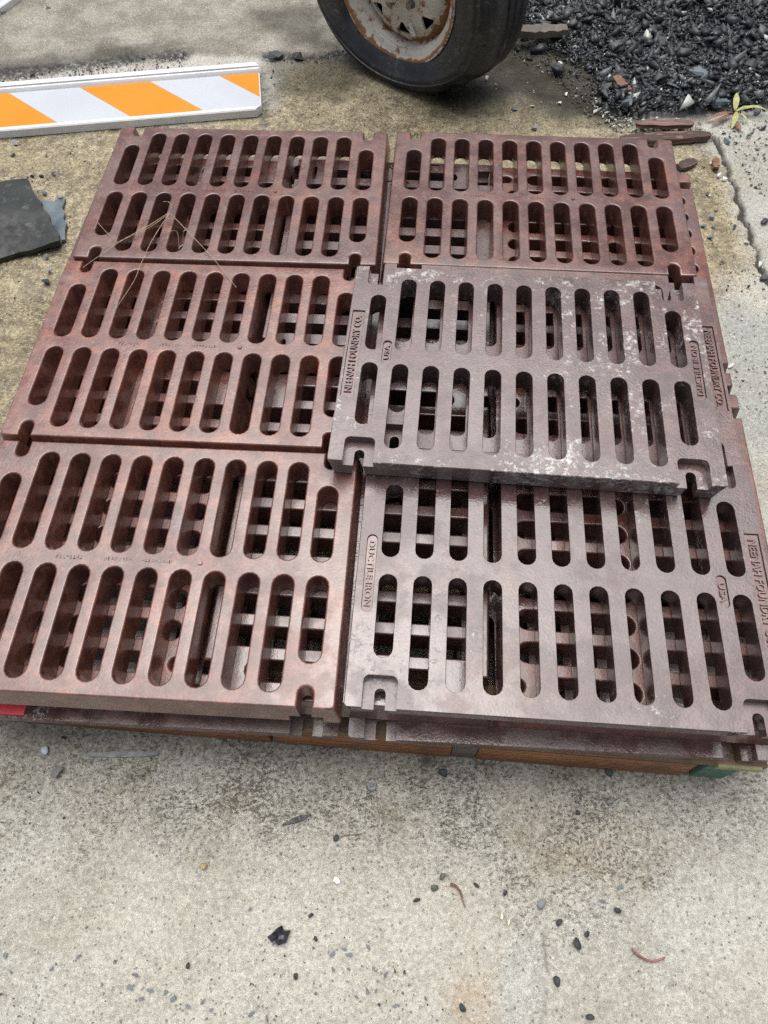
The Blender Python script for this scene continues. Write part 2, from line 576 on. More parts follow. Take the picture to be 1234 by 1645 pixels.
M = dict(
    iron=mat_iron(), ground=mat_ground(), rubble=mat_rubble(), grit=mat_grit(), tyre=mat_tyre(), rim=mat_rim(),
    white_plastic=mat_simple('white_plastic', (0.60, 0.61, 0.62), (0.69, 0.70, 0.71), 7, (0.3, 0.45), 0.1, speck=((0.40, 0.38, 0.33), 0.70)),
    orange=mat_sheeting('orange_sheeting', (0.60, 0.205, 0.0008), (0.66, 0.235, 0.001)),
    silver=mat_sheeting('white_sheeting', (0.43, 0.46, 0.50), (0.49, 0.515, 0.555)),
    dark_brown=mat_simple('dark_line', (0.05, 0.035, 0.03), (0.11, 0.075, 0.06), 60, (0.7, 0.9)),
    wood=mat_wood('orange_pallet_wood', (0.215, 0.088, 0.034), (0.430, 0.190, 0.076), (0.075, 0.026, 0.011)),
    wood_x=mat_wood('dark_pallet_wood', (0.17, 0.11, 0.07), (0.26, 0.17, 0.10), (0.07, 0.04, 0.025)),
    wood_end=mat_simple('grey_wet_stringer', (0.085, 0.068, 0.055), (0.14, 0.115, 0.095), 30, (0.5, 0.8)),
    green=mat_simple('green_painted_wood', (0.045, 0.13, 0.09), (0.10, 0.20, 0.13), 20, (0.5, 0.8), speck=((0.33, 0.27, 0.14), 0.60)),
    greenlip=mat_simple('green_yellow_board_end', (0.20, 0.22, 0.10), (0.36, 0.33, 0.17), 24, (0.5, 0.8), speck=((0.06, 0.15, 0.09), 0.58)),
    driftwood=mat_wood('weathered_red_wood', (0.10, 0.062, 0.052), (0.24, 0.145, 0.120), (0.04, 0.024, 0.02)),
    rubber=mat_simple('black_rubber_sheet', (0.010, 0.013, 0.013), (0.028, 0.033, 0.031), 9, (0.38, 0.62), 0.6, 0.003, detail=7, spec=0.35, speck=((0.075, 0.08, 0.075), 0.56)),
    slate=mat_simple('blue_grey_sheet', (0.060, 0.085, 0.105), (0.13, 0.165, 0.19), 18, (0.3, 0.6), 0.4, speck=((0.03, 0.03, 0.03), 0.62)),
    dark_stone=mat_simple('dark_stone', (0.018, 0.020, 0.022), (0.055, 0.060, 0.063), 120, (0.3, 0.6), 0.5),
    green_stone=mat_simple('greenish_stone', (0.06, 0.075, 0.06), (0.15, 0.16, 0.12), 120, (0.3, 0.6), 0.5),
    grey_stone=mat_simple('grey_stone', (0.16, 0.17, 0.17), (0.28, 0.29, 0.28), 120, (0.4, 0.7), 0.5),
    blue_stone=mat_simple('blue_grey_stone', (0.105, 0.130, 0.150), (0.20, 0.225, 0.245), 130, (0.3, 0.6), 0.5),
    white_stone=mat_simple('white_stone', (0.60, 0.60, 0.58), (0.78, 0.78, 0.76), 120, (0.4, 0.7), 0.5),
    pale_disc=mat_simple('pale_blue_disc', (0.42, 0.46, 0.52), (0.52, 0.56, 0.62), 50, (0.4, 0.6), 0.2),
    yellow_stone=mat_simple('yellow_stone', (0.22, 0.18, 0.06), (0.46, 0.40, 0.22), 120, (0.3, 0.5), 0.4),
    cream=mat_simple('cream_chip', (0.66, 0.60, 0.40), (0.78, 0.72, 0.52), 120, (0.5, 0.7), 0.4),
    black_plastic=mat_simple('black_plastic_film', (0.012, 0.012, 0.016), (0.035, 0.035, 0.045), 40, (0.30, 0.5), 0.3),
    steel=mat_simple('dull_steel', (0.10, 0.10, 0.10), (0.24, 0.23, 0.22), 90, (0.3, 0.55), 0.4, metal=0.6),
    grime_shade=mat_simple('dark_grime_and_shade', (0.026, 0.015, 0.015), (0.055, 0.034, 0.033), 60, (0.5, 0.8)),  # grime in panel outlines, plus shade painted on the lettering sides
    lead=mat_simple('grey_metal_clip', (0.52, 0.53, 0.54), (0.66, 0.67, 0.68), 60, (0.3, 0.5), 0.2),
    hub_dark=mat_simple('dark_greasy_hub', (0.012, 0.012, 0.013), (0.04, 0.036, 0.033), 30, (0.5, 0.8)),
    twig=mat_simple('brown_twig', (0.12, 0.055, 0.03), (0.26, 0.14, 0.08), 90, (0.6, 0.8), 0.5),
    pink_twig=mat_simple('reddish_twig', (0.20, 0.09, 0.07), (0.32, 0.17, 0.14), 90, (0.6, 0.8), 0.5),
    straw=mat_simple('dry_straw', (0.30, 0.22, 0.14), (0.46, 0.36, 0.25), 120, (0.6, 0.8), 0.3),
    leaf=mat_simple('yellow_green_leaf', (0.22, 0.27, 0.07), (0.45, 0.42, 0.17), 60, (0.4, 0.6), 0.2, speck=((0.42, 0.20, 0.06), 0.58)),
    leaf_red=mat_simple('dead_red_leaf', (0.12, 0.045, 0.035), (0.24, 0.11, 0.07), 60, (0.5, 0.7), 0.3),
    red=mat_simple('red_plastic', (0.48, 0.030, 0.045), (0.60, 0.055, 0.075), 30, (0.35, 0.55), 0.2, speck=((0.12, 0.02, 0.03), 0.63)),
)

# ------------------------------------------------------------------ ground
def axis(lo, hi, step, far):
    a = np.arange(lo, hi + step * 0.5, step)
    out, s, x = [], step, hi
    while x < far:
        s *= 1.45
        x += s
        out.append(x)
    inn, s, x = [], step, lo
    while x > -far:
        s *= 1.45
        x -= s
        inn.append(x)
    return np.array(inn[::-1] + list(a) + out)


gx, gy = axis(-1.30, 1.35, 0.0048, 150.0), axis(-0.30, 2.75, 0.0048, 150.0)
GX, GY = np.meshgrid(gx, gy)
near = (np.abs(GX) < 3) & (np.abs(GY - 1.2) < 3.2)
wob = lambda s, a, sd: (fbm(GX, GY, s, sd) - 0.5) * a

POLY_RUBBLE = gp([(790, -60), (822, 15), (850, 55), (893, 88), (948, 108), (962, 150), (985, 185), (1040, 196), (1100, 190), (1160, 178), (1234, 172), (1400, 170)]) + [(3.2, 2.0), (3.2, 5.0), (0.3, 5.0)]
sd_rub = poly_sd(GX, GY, POLY_RUBBLE)
mask = {}
pol = gp([(-260, 205), (0, 205), (300, 195), (430, 170), (455, 100), (560, 92), (640, 120), (760, 160), (960, 170), (1010, 205), (1110, 200), (1160, 262), (1182, 330), (1188, 430), (1150, 470), (900, 480), (400, 480), (60, 640), (-30, 760), (-500, 800)])
mask['yellow'] = smooth(-0.07, 0.06, poly_sd(GX, GY, pol) + wob(7, 0.16, 3))
front = gp([(-400, 1130), (0, 1135), (560, 1170), (1230, 1200), (1180, 1290), (1000, 1330), (800, 1345), (640, 1330), (350, 1320), (150, 1300), (-300, 1300)])
sdf = poly_sd(GX, GY, front)
mask['rough'] = np.clip(smooth(-0.09, 0.03, sdf + wob(8, 0.12, 9)) + 0.8 * smooth(-0.05, 0.05, poly_sd(GX, GY, gp([(780, 1300), (1060, 1290), (1050, 1420), (900, 1470), (860, 1440)])) + wob(9, 0.1, 29)) + 0.55 * mask['yellow'], 0, 1)
seep = poly_sd(GX, GY, gp([(-400, 1120), (40, 1150), (560, 1185), (1170, 1235), (1120, 1262), (900, 1258), (500, 1232), (200, 1200), (-300, 1190)]))
under = poly_sd(GX, GY, gp([(640, 110), (700, 20), (840, 0), (900, 90), (950, 105), (990, 160), (975, 190), (900, 186), (830, 158), (720, 172)]))
damp = np.maximum(poly_sd(GX, GY, gp([(425, 88), (560, 86), (600, 118), (560, 140), (470, 150), (428, 170)])), np.maximum(poly_sd(GX, GY, gp([(400, 20), (500, 10), (545, 80), (470, 78), (420, 50)])), poly_sd(GX, GY, gp([(-100, 150), (0, 118), (290, 84), (290, 66), (150, 82), (-100, 120)]))))
mask['wet'] = np.clip(0.34 * smooth(-0.05, 0.05, seep + wob(10, 0.07, 13)) + 0.12 * smooth(-0.12, 0.02, sdf + wob(6, 0.10, 17)) + 1.0 * smooth(-0.09, 0.05, under + wob(9, 0.10, 23)) + 0.62 * smooth(-0.05, 0.04, damp + wob(11, 0.13, 25)) + 0.75 * smooth(-0.07, 0.04, sd_rub + wob(10, 0.1, 31)), 0, 1)
slabp = gp([(-500, 175), (0, 128), (160, 100), (300, 88), (430, 92), (545, 84), (560, 40), (560, -100)]) + [(0.0, 4.5), (-3, 4.5)]
mask['slab'] = smooth(-0.012, 0.012, poly_sd(GX, GY, slabp) + wob(16, 0.03, 37))
rs_line = gp([(1158, 236), (1163, 252), (1173, 272), (1171, 284), (1186, 301), (1184, 318), (1195, 334), (1192, 350), (1207, 366), (1208, 390), (1220, 402), (1218, 424), (1231, 440), (1238, 455), (1275, 520), (1330, 620)])
rslab = rs_line + [(3, 0.6), (3, 3.0)]
rslab = gp([(1140, 205)]) + rslab
mask['slab_r'] = smooth(-0.008, 0.008, poly_sd(GX, GY, rslab))
mask['cool'] = np.clip(0.75 * smooth(-0.03, 0.03, poly_sd(GX, GY, gp([(1150, 500), (1185, 470), (1300, 600), (1300, 760), (1210, 700)])) + wob(9, 0.08, 41)) * (1 - mask['slab_r']) + 0.35 * mask['slab_r'], 0, 1)
mask['pale'] = np.clip(smooth(-0.02, 0.04, poly_sd(GX, GY, gp([(1140, 250), (1170, 290), (1200, 390), (1225, 470), (1215, 520), (1165, 500), (1135, 400), (1110, 260)])) + wob(11, 0.09, 43)) + 0.35 * smooth(-0.2, 0.1, poly_sd(GX, GY, gp([(100, 1420), (560, 1380), (700, 1500), (640, 1645), (200, 1645)])) + wob(5, 0.2, 47)), 0, 1)
seam = seg_dist(GX, GY, gp([(-300, 160), (0, 122), (150, 101), (290, 88)]))
seam2 = seg_dist(GX, GY, gp([(428, 92), (500, 94), (565, 84)]))
seam3 = seg_dist(GX, GY, gp([(421, 110), (425, 200)]))
mask['dark'] = np.clip(smooth(0.05, 0.0, seam + wob(20, 0.05, 53)) + smooth(0.028, 0.0, seam2 + wob(30, 0.03, 59)) + 0.7 * smooth(0.02, 0.0, seam3 + wob(30, 0.02, 61)) + 0.8 * smooth(-0.02, 0.03, sd_rub + wob(14, 0.07, 67)), 0, 1)
mask['tan'] = np.clip(0.30 * smooth(-0.04, 0.05, poly_sd(GX, GY, gp([(800, 1290), (960, 1300), (1050, 1370), (1000, 1440), (880, 1440), (820, 1400)])) + wob(8, 0.1, 71)) + 0.55 * smooth(-0.03, 0.03, poly_sd(GX, GY, gp([(745, 1585), (785, 1575), (800, 1645), (800, 1700), (740, 1700)])) + wob(12, 0.05, 73)) + 0.22 * smooth(-0.05, 0.05, poly_sd(GX, GY, gp([(740, 1450), (800, 1480), (800, 1580), (740, 1580)])) + wob(12, 0.06, 74)), 0, 1)
mask['patch'] = smooth(-0.004, 0.010, poly_sd(GX, GY, gp([(818, 1500), (842, 1487), (860, 1500), (874, 1530), (878, 1600), (870, 1720), (800, 1720), (806, 1560)])) + wob(22, 0.012, 79))
crk = seg_dist(GX, GY, gp([(1122, 205), (1150, 222), (1164, 250)]) + rs_line)
crkw = 0.0012 + 0.0042 * fbm(GX, GY, 22, 83)
crack = smooth(0.0045, 0.0, crk + wob(34, 0.016, 89) - crkw)
hair = [gp([(195, 1365), (235, 1395), (275, 1418), (312, 1442)]), gp([(818, 1395), (838, 1440), (870, 1490), (880, 1560), (874, 1660)]), gp([(770, 1440), (800, 1470), (830, 1487)]), gp([(1040, 1330), (1045, 1450)])]
hc = np.full(GX.shape, 1e9)
for hl in hair:
    hc = np.minimum(hc, seg_dist(GX, GY, hl))
haircr = smooth(0.0028, 0.0008, hc + wob(70, 0.005, 97)) * smooth(0.40, 0.60, fbm(GX, GY, 25, 101))
mask['crack'] = np.clip(crack + 0.45 * haircr, 0, 1)

Z = wob(3, 0.004, 103) + wob(40, 0.0016, 107) * (0.4 + mask['rough'])
ridge = np.abs(fbm(GX, GY * 1.6, 60, 109, 3) - 0.5) * 2
Z += (0.25 + mask['rough']) * (0.0050 * (np.clip(ridge, 0, 0.4) - 0.2)) + wob(120, 0.0022, 113) * (0.35 + mask['rough'])
Z += 0.006 * mask['slab'] + 0.001 * mask['slab_r']
Z -= 0.009 * crack + 0.0015 * haircr
Z += mask['dark'] * wob(55, 0.008, 127)
# the stack, tyre and boards rest on the level part
Z = np.where(near, Z, 0.0) - 0.002
ny, nx = GX.shape
idx = np.arange(nx * ny).reshape(ny, nx)
quads = np.stack([idx[:-1, :-1], idx[:-1, 1:], idx[1:, 1:], idx[1:, :-1]], -1).reshape(-1, 4)
gme = mesh_np('concrete_ground', np.stack([GX, GY, Z], -1).reshape(-1, 3), quads)
for k in ('yellow', 'wet', 'slab', 'dark', 'rough', 'patch', 'tan', 'pale', 'cool', 'crack'):
    at = gme.attributes.new(k, 'FLOAT', 'POINT')
    at.data.foreach_set('value', np.where(near, mask[k], 0.0).astype(np.float32).ravel())
gme.polygons.foreach_set('use_smooth', np.ones(len(gme.polygons), bool))
tag(link('ground', gme, M['ground']), 'wet weathered concrete yard with a crack and old seams', kind='structure')

# ------------------------------------------------------------------ grates
W, H, T = 0.61, 0.42799, 0.0470
P, YA, YB, YS = 0.0519441, 0.1893517, 0.0134736, 0.1457659
RC = 0.0147                      # nominal slot half width
DRF = 0.0033                     # half of the moulding draft
POCK_D = 0.016
PD = 0.0030                       # depth of the name panels


def outline(o, pocket, nw=0.0):
    """loop of the casting's edge inset by o; at each corner either the pocket or the bolt notch"""
    hw, hh = W / 2 - o, H / 2 - o
    pts, keys = [], []

    def side(sx, sy):
        cx = 0.2598 * sx
        if pocket:
            a, tip, r = 0.0243, H / 2 - 0.0440, 0.009
            L = [(cx - a, hh)]
            for k in range(5):
                th = math.pi - k * math.pi / 8
                L.append((cx - a + r + r * math.cos(th), tip + r - r * math.sin(th)))
            for k in range(5):
                th = -math.pi / 2 + k * math.pi / 8
                L.append((cx + a - r + r * math.cos(th), tip + r + r * math.sin(th)))
            L.append((cx + a, hh))
        else:
            a = 0.0080 + nw
            tip = H / 2 - 0.0215 - a - nw * 0.4 + a
            L = [(cx - a, hh)]
            for k in range(9):
                th = math.pi + k * math.pi / 8
                L.append((cx + a * math.cos(th), tip - 0.0 + a * math.sin(th) + a * 0.0))
            L.append((cx + a, hh))
        return L

    rc = 0.004
    def corner(x, y, a0):
        return [(x + rc * math.cos(a0 + k * math.pi / 6), y + rc * math.sin(a0 + k * math.pi / 6)) for k in range(4)]
    # clockwise along the top edge (left to right), then the bottom edge (right to left)
    top = corner(-hw + rc, hh - rc, math.pi)[::-1]
    top = [(-hw + rc + rc * math.cos(math.pi - k * math.pi / 6), hh - rc + rc * math.sin(math.pi - k * math.pi / 6)) for k in range(4)]
    top += side(-1, 1) + side(1, 1)
    top += [(hw - rc + rc * math.cos(math.pi / 2 - k * math.pi / 6), hh - rc + rc * math.sin(math.pi / 2 - k * math.pi / 6)) for k in range(4)]
    bot = [(-x, -y) for x, y in top]
    return top + bot


def slot_list():
    L = []
    for i in range(11):
        x = (i - 5) * P
        e = (YS if i in (0, 10) else YA) - RC
        L.append((x, YB + RC, e))
        L.append((x, -e, -YB - RC))
    return L


def slot_loop(s, r, seg=7):
    x, y0, y1 = s
    pts = [(x + r * math.cos(math.pi * k / seg), y1 + r * math.sin(math.pi * k / seg)) for k in range(seg + 1)]
    pts += [(x - r * math.cos(math.pi * k / seg), y0 - r * math.sin(math.pi * k / seg)) for k in range(seg + 1)]
    return pts


def pill(cx, y0, y1, hw, rect):
    if rect:
        r = 0.0015
        return [(cx - hw, y0), (cx + hw, y0), (cx + hw, y1), (cx - hw, y1)]
    return slot_loop((cx, y0 + hw, y1 - hw), hw)


PANELS = [pill(-0.2885, -0.078, 0.052, 0.0083, False), pill(0.2342, -0.0375, 0.0155, 0.0078, False), pill(0.2918, -0.1045, 0.0895, 0.0112, True)]


PBOX = [(sum((min(p[0] for p in q), max(p[0] for p in q))) / 2, sum((min(p[1] for p in q), max(p[1] for p in q))) / 2, (max(p[0] for p in q) - min(p[0] for p in q)) / 2, (max(p[1] for p in q) - min(p[1] for p in q)) / 2) for q in PANELS]


def plate_mesh(q):
    cx, cy = sum(p[0] for p in q) / len(q), sum(p[1] for p in q) / len(q)
    bm = bmesh.new()
    k = 0.0010
    ins = [(x + (k if x < cx else -k), y + (k if y < cy else -k)) for x, y in q]
    a = [bm.verts.new((x, y, T - PD + 0.0003)) for x, y in ins]
    b = [bm.verts.new((x, y, T - PD + 0.0001)) for x, y in ins]
    bm.faces.new(a)
    for i in range(len(a)):
        j = (i + 1) % len(a)
        bm.faces.new((a[i], b[i], b[j], a[j]))
    me = bm_mesh('name_panel', bm)
    me.materials.append(M['iron'])
    return me


def build_grate():
    bm = bmesh.new()

    def ring(pts, z):
        return [bm.verts.new((x, y, z)) for x, y in pts]

    def bridge(A, B):
        n = len(A)
        for k in range(n):
            try:
                bm.faces.new((A[k], A[(k + 1) % n], B[(k + 1) % n], B[k]))
            except ValueError:
                pass

    def ring_edges(R):
        n = len(R)
        es = []
        for k in range(n):
            e = bm.edges.get((R[k], R[(k + 1) % n]))
            es.append(e or bm.edges.new((R[k], R[(k + 1) % n])))
        return es

    lv_top = [(T, -DRF + 0.0010), (T - 0.0011, -DRF), (T - POCK_D, -DRF * 0.28)]
    e_ = 0.0034
    lv_bot = [(T - POCK_D, -DRF * 0.28, 0.0)] + [(e_ * (1 - math.sin(a_)), DRF * 0.8 + e_ * (1 - math.cos(a_)), 0.0026 + e_ * (1 - math.cos(a_))) for a_ in (0.0, 0.52, 1.05, 1.571)]
    R = [ring(outline(o, True), z) for z, o in lv_top]
    for a, b in zip(R[:-1], R[1:]):
        bridge(a, b)
    Bt = [ring(outline(o, False, nw), z) for z, o, nw in lv_bot]
    for a, b in zip(Bt[:-1], Bt[1:]):
        bridge(a, b)
    # shelves in the corner pockets
    np_, nn = len(R[2]), len(Bt[0])
    pk, nk = 12, 11
    half_p, half_n = np_ // 2, nn // 2
    for hf in range(2):
        for c in range(2):
            p0 = hf * half_p + 4 + c * pk
            n0 = hf * half_n + 4 + c * nk
            loop = [R[2][p0 + k] for k in range(pk)] + [Bt[0][n0 + k] for k in range(nk)][::-1]
            bm.faces.new(loop)
    # edge strips of the seam between both outlines are shared positions: join them
    slots = slot_list()
    tops, bots = [], []
    for s in slots:
        prof = [(T, RC - 0.00125 + 0.0007), (T - 0.0009, RC - 0.00125)] + [(0.0030 * (1 - math.sin(a_)), RC + 0.0009 + 0.0030 * (1 - math.cos(a_))) for a_ in (0.0, 0.52, 1.05, 1.571)]
        rr = [ring(slot_loop(s, r), z) for z, r in prof]
        for a, b in zip(rr[:-1], rr[1:]):
            bridge(a, b)
        tops.append(rr[0])
        bots.append(rr[-1])
    eds = ring_edges(R[0])
    for t in tops:
        eds += ring_edges(t)
    for pn in PANELS:
        a = ring(pn, T)
        cx = sum(p[0] for p in pn) / len(pn)
        cy = sum(p[1] for p in pn) / len(pn)
        k = 0.0006
        inn = [(x + (k if x < cx else -k), y + (k if y < cy else -k)) for x, y in pn]
        b = ring(inn, T - PD)
        bridge(a, b)
        bm.faces.new(b)
        eds += ring_edges(a)
    bmesh.ops.triangle_fill(bm, edges=eds, use_beauty=True, use_dissolve=False)
    eds = ring_edges(Bt[-1])
    for t in bots:
        eds += ring_edges(t)
    bmesh.ops.triangle_fill(bm, edges=eds, use_beauty=True, use_dissolve=False)
    bmesh.ops.remove_doubles(bm, verts=bm.verts, dist=1e-5)
    # weld rim strips between pocket outline and notch outline along the outer edge
    return weighted(bm_mesh('grate_casting', bm, 40))


def weighted(me):
    o = bpy.data.objects.new('tmp', me)
    C.objects.link(o)
    md = o.modifiers.new('wn', 'WEIGHTED_NORMAL')
    md.keep_sharp = True
    md.weight = 100
    out = bpy.data.meshes.new_from_object(o.evaluated_get(bpy.context.evaluated_depsgraph_get()))
    bpy.data.objects.remove(o)
    bpy.data.meshes.remove(me)
    return out


def text_mesh(txt, length, height, depth, mid, z):
    cu = bpy.data.curves.new('lettering', 'FONT')
    cu.body = txt
    cu.extrude = depth
    cu.offset = 0.012
    cu.resolution_u = 2
    cu.align_x, cu.align_y = 'LEFT', 'BOTTOM'
    o = bpy.data.objects.new('tmp', cu)
    C.objects.link(o)
    dg = bpy.context.evaluated_depsgraph_get()
    me = bpy.data.meshes.new_from_object(o.evaluated_get(dg))
    bpy.data.objects.remove(o)
    bpy.data.curves.remove(cu)
    n = len(me.vertices)
    co = np.empty(n * 3)
    me.vertices.foreach_get('co', co)
    co = co.reshape(-1, 3)
    mn, mx = co.min(0), co.max(0)
    x = (co[:, 0] - mn[0]) / (mx[0] - mn[0]) * length - length / 2
    y = (co[:, 1] - mn[1]) / (mx[1] - mn[1]) * height - height / 2
    # reads from the far edge towards the near edge: turn a quarter clockwise
    out = np.stack([y + mid[0], -x + mid[1], z + co[:, 2]], 1)
    me.vertices.foreach_set('co', out.ravel())
    me.update()
    me.materials.append(M['iron'])
    me.materials.append(M['grime_shade'])
    nz = [0 if abs(p.normal.z) > 0.5 else 1 for p in me.polygons]  # letter sides get the dark colour: their shading is painted in
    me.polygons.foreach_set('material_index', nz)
    return me


GRATE = build_grate()
GRATE.materials.append(M['iron'])
GRATE.materials.append(M['grime_shade'])
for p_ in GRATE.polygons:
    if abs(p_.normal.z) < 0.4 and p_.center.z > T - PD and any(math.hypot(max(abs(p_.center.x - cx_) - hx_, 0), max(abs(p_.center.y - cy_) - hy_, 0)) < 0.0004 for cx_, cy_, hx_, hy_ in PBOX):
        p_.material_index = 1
TXT = [('maker_lettering', text_mesh('NEENAH FOUNDRY CO.', 0.172, 0.0128, 0.0027, (0.2918, -0.0065), T - PD)),
       ('iron_lettering', text_mesh('DUCTILE IRON', 0.108, 0.0098, 0.0026, (-0.2885, -0.013), T - PD)),
       ('origin_lettering', text_mesh('USA', 0.032, 0.0094, 0.0026, (0.2342, -0.012), T - PD))]


def mark_mesh():
    """low, half rusted-away casting marks on the underside rib (no legible characters left)"""
    bm = bmesh.new()
    rg = random.Random(5)
    for x0, x1 in ((-0.146, -0.106), (-0.070, -0.028), (-0.012, 0.032)):
        x = x0
        while x < x1:
            w = rg.uniform(0.0045, 0.0062)
            for q in range(rg.choice((2, 3, 3))):
                if rg.random() < 0.5:
                    add_box(bm, (x + rg.uniform(-0.001, 0.002), -rg.uniform(-0.001, 0.001), -0.00012), (0.0010, rg.uniform(0.004, 0.0068), 0.0010))
                else:
                    add_box(bm, (x + 0.001, -rg.uniform(-0.003, 0.003), -0.00015), (rg.uniform(0.002, 0.0036), 0.0010, 0.0010))
            x += w
    bmesh.ops.create_cone(bm, cap_ends=True, segments=16, radius1=0.0036, radius2=0.0043, depth=0.0022, matrix=Matrix.Translation((0.0768, 0, -0.0008)))
    me = bm_mesh('casting_mark', bm)
    me.materials.append(M['iron'])
    return me


MARK = mark_mesh()
PLATES = [('name_panel', plate_mesh(q)) for q in PANELS]


def grate(x, y, yaw, ztop, up, label, rust, white, tx=0.0, ty=0.0):
    """one casting with its upper side at ztop; up: traffic side up, else turned over"""
    o = link('drain_grate', GRATE)
    R = Matrix.Rotation(yaw, 4, 'Z') @ Matrix.Rotation(-tx, 4, 'Y') @ Matrix.Rotation(ty, 4, 'X')
    if up:
        o.matrix_world = Matrix.Translation((x, y, ztop - T)) @ R
    else:
        o.matrix_world = Matrix.Translation((x, y, ztop)) @ R @ Matrix.Rotation(math.pi, 4, 'X')
    tag(o, label, 'drain grate', 'cast iron drain grates stacked on the pallet')
    o['rust'] = float(rust)
    o['white'] = float(white)
    parts = TXT + PLATES if up else [('casting_mark', MARK)]
    for nm, me in parts:
        p = link(nm, me, None, o)
        p['rust'] = float(min(1, rust + (0.45 if nm == 'name_panel' else 0.1)))
        p['white'] = 0.0
        if nm == 'casting_mark':
            p['kind'] = 'stuff'
    return o


ZT = 0.25
grate(-0.2849, 1.3699, -0.0832, ZT, False, 'reddish-brown slotted grate at far left of the top layer, under the forked straw', 0.85, 0.0)
grate(0.3344, 1.3199, -0.1014, ZT - .0007, False, 'reddish-brown slotted grate at far right of the top layer, nearest the rubble', 0.78, 0.0)
grate(-0.3294, 0.9390, -0.0872, ZT - .0012, False, 'reddish middle grate of the left column, its right end under the loose top grate', 1.0, 0.0)
grate(-0.3587, 0.5049, -0.0858, ZT + .0008, False, 'reddish grate at near left of the top layer, above the strip of red plastic', 0.9, 0.05)
grate(0.2641, 0.4601, -0.0969, ZT - .0007, True, 'wet purple-grey grate at near right, lettering up, partly under the loose top grate', 0.18, 0.56)
grate(0.3000, 0.8915, -0.1050, ZT - .0010, True, 'purple-grey grate directly beneath the loose top grate, its right edge showing', 0.22, 0.35)
grate(0.2442, 0.8291, -0.1179 + math.pi, ZT + .0475, True, 'loose white-flecked purple grate lying askew on top of all the others', 0.12, 0.98)
Z2 = ZT - T - 0.0006
Y2 = -0.098
for (x, y, lab, up, ru, wh) in [
        (-0.424, 1.252, 'crosswise second-layer grate under the far left top grate, white flecks on its edge', False, 0.75, 0.55),
        (0.016, 1.212, 'dark crosswise grate of the second layer under the gap between the two far grates', True, 0.15, 0.5),
        (0.4595, 1.168, 'orange-red crosswise grate of the second layer sticking out right of the far right grate', False, 1.0, 0.1),
        (-0.4815, 0.634, 'crosswise grate of the second layer under the near left top grate', False, 0.85, 0.0),
        (-0.0405, 0.590, 'crosswise grate of the second layer under the gap between the two near grates', False, 0.5, 0.25),
        (0.4020, 0.548, 'crosswise grate of the second layer sticking out right of the near right grate', False, 0.75, 0.1)]:
    grate(x, y, Y2 + math.pi / 2, Z2, up, lab, ru, wh)
Z3 = Z2 - T - 0.0006
for i in range(3):
    for sx, bx, by in ((0, -0.366, 0.497), (1, 0.2615, 0.4435)):
        row = ('near', 'middle', 'far')[i]
        colm = ('left', 'right')[sx]
        grate(bx + 0.036 * i, by + 0.4315 * i + (0.045 if (i == 2 and sx == 0) else 0.0), -0.084, Z3, True, f'dark bottom-layer grate lying on the pallet boards, {row} {colm} of that layer', 0.18, 0.55)

# ------------------------------------------------------------------ pallet
PA = -0.1075
pal = empty('wooden_pallet', (-0.05, 0.2665, 0), PA)
tag(pal, 'low wooden pallet with orange-brown boards under the stack of grates', 'pallet')
PT = Z3 - T - 0.0006            # top of the pallet


def board(name, c, s, mat, bev=0.0015, parent=pal, rot=None):
    bm = bmesh.new()
    add_box(bm, (0, 0, 0), s, bev=bev)
    o = link(name, bm_mesh(name, bm, 40), mat, parent)
    o.location = c
    if rot:
        o.rotation_euler = rot
    return o


dk = 0.016
for k in range(7):
    board('deck_board', (-0.07 + (0.075 if k == 0 else 0), 0.048 + k * 0.197, PT - dk / 2), (1.25 if k else 1.22, 0.095, dk), M['wood_x'] if k else M['wood_x'])
for (x, mt) in ((0.1675, M['wood_end']), (0.5620, M['green']), (-0.243, M['wood_end']), (-0.62, M['wood_end'])):
    wdt = 0.040 if mt is not M['green'] else 0.052
    board('stringer', (x, 0.62, (PT - dk) / 2), (wdt, 1.236, PT - dk - 0.002), mt)
zz = (PT - dk) / 2 - 0.001
hh = PT - dk - 0.004
for x0, x1 in ((-0.640, -0.150), (-0.142, 0.1465), (0.1885, 0.5200)):
    board('side_board', ((x0 + x1) / 2, 0.011, zz), (x1 - x0, 0.020, hh), M['wood'])
lip = board('board_end', (0.574, 0.040, PT - dk / 2), (0.066, 0.088, dk - 0.001), M['greenlip'])

# red tape strip on the near left grate of the bottom layer
bm = bmesh.new()
add_box(bm, (0, 0, 0.0012), (0.12, 0.017, 0.0024), bev=0.0006)
o = link('plastic_strip', bm_mesh('plastic_strip', bm), M['red'])
o.location = G(-21, 1137, Z3 + 0.0008)
o.rotation_euler = (0, 0, -0.084)
tag(o, 'red plastic strip lying on the bottom layer at the left edge', 'plastic strip')

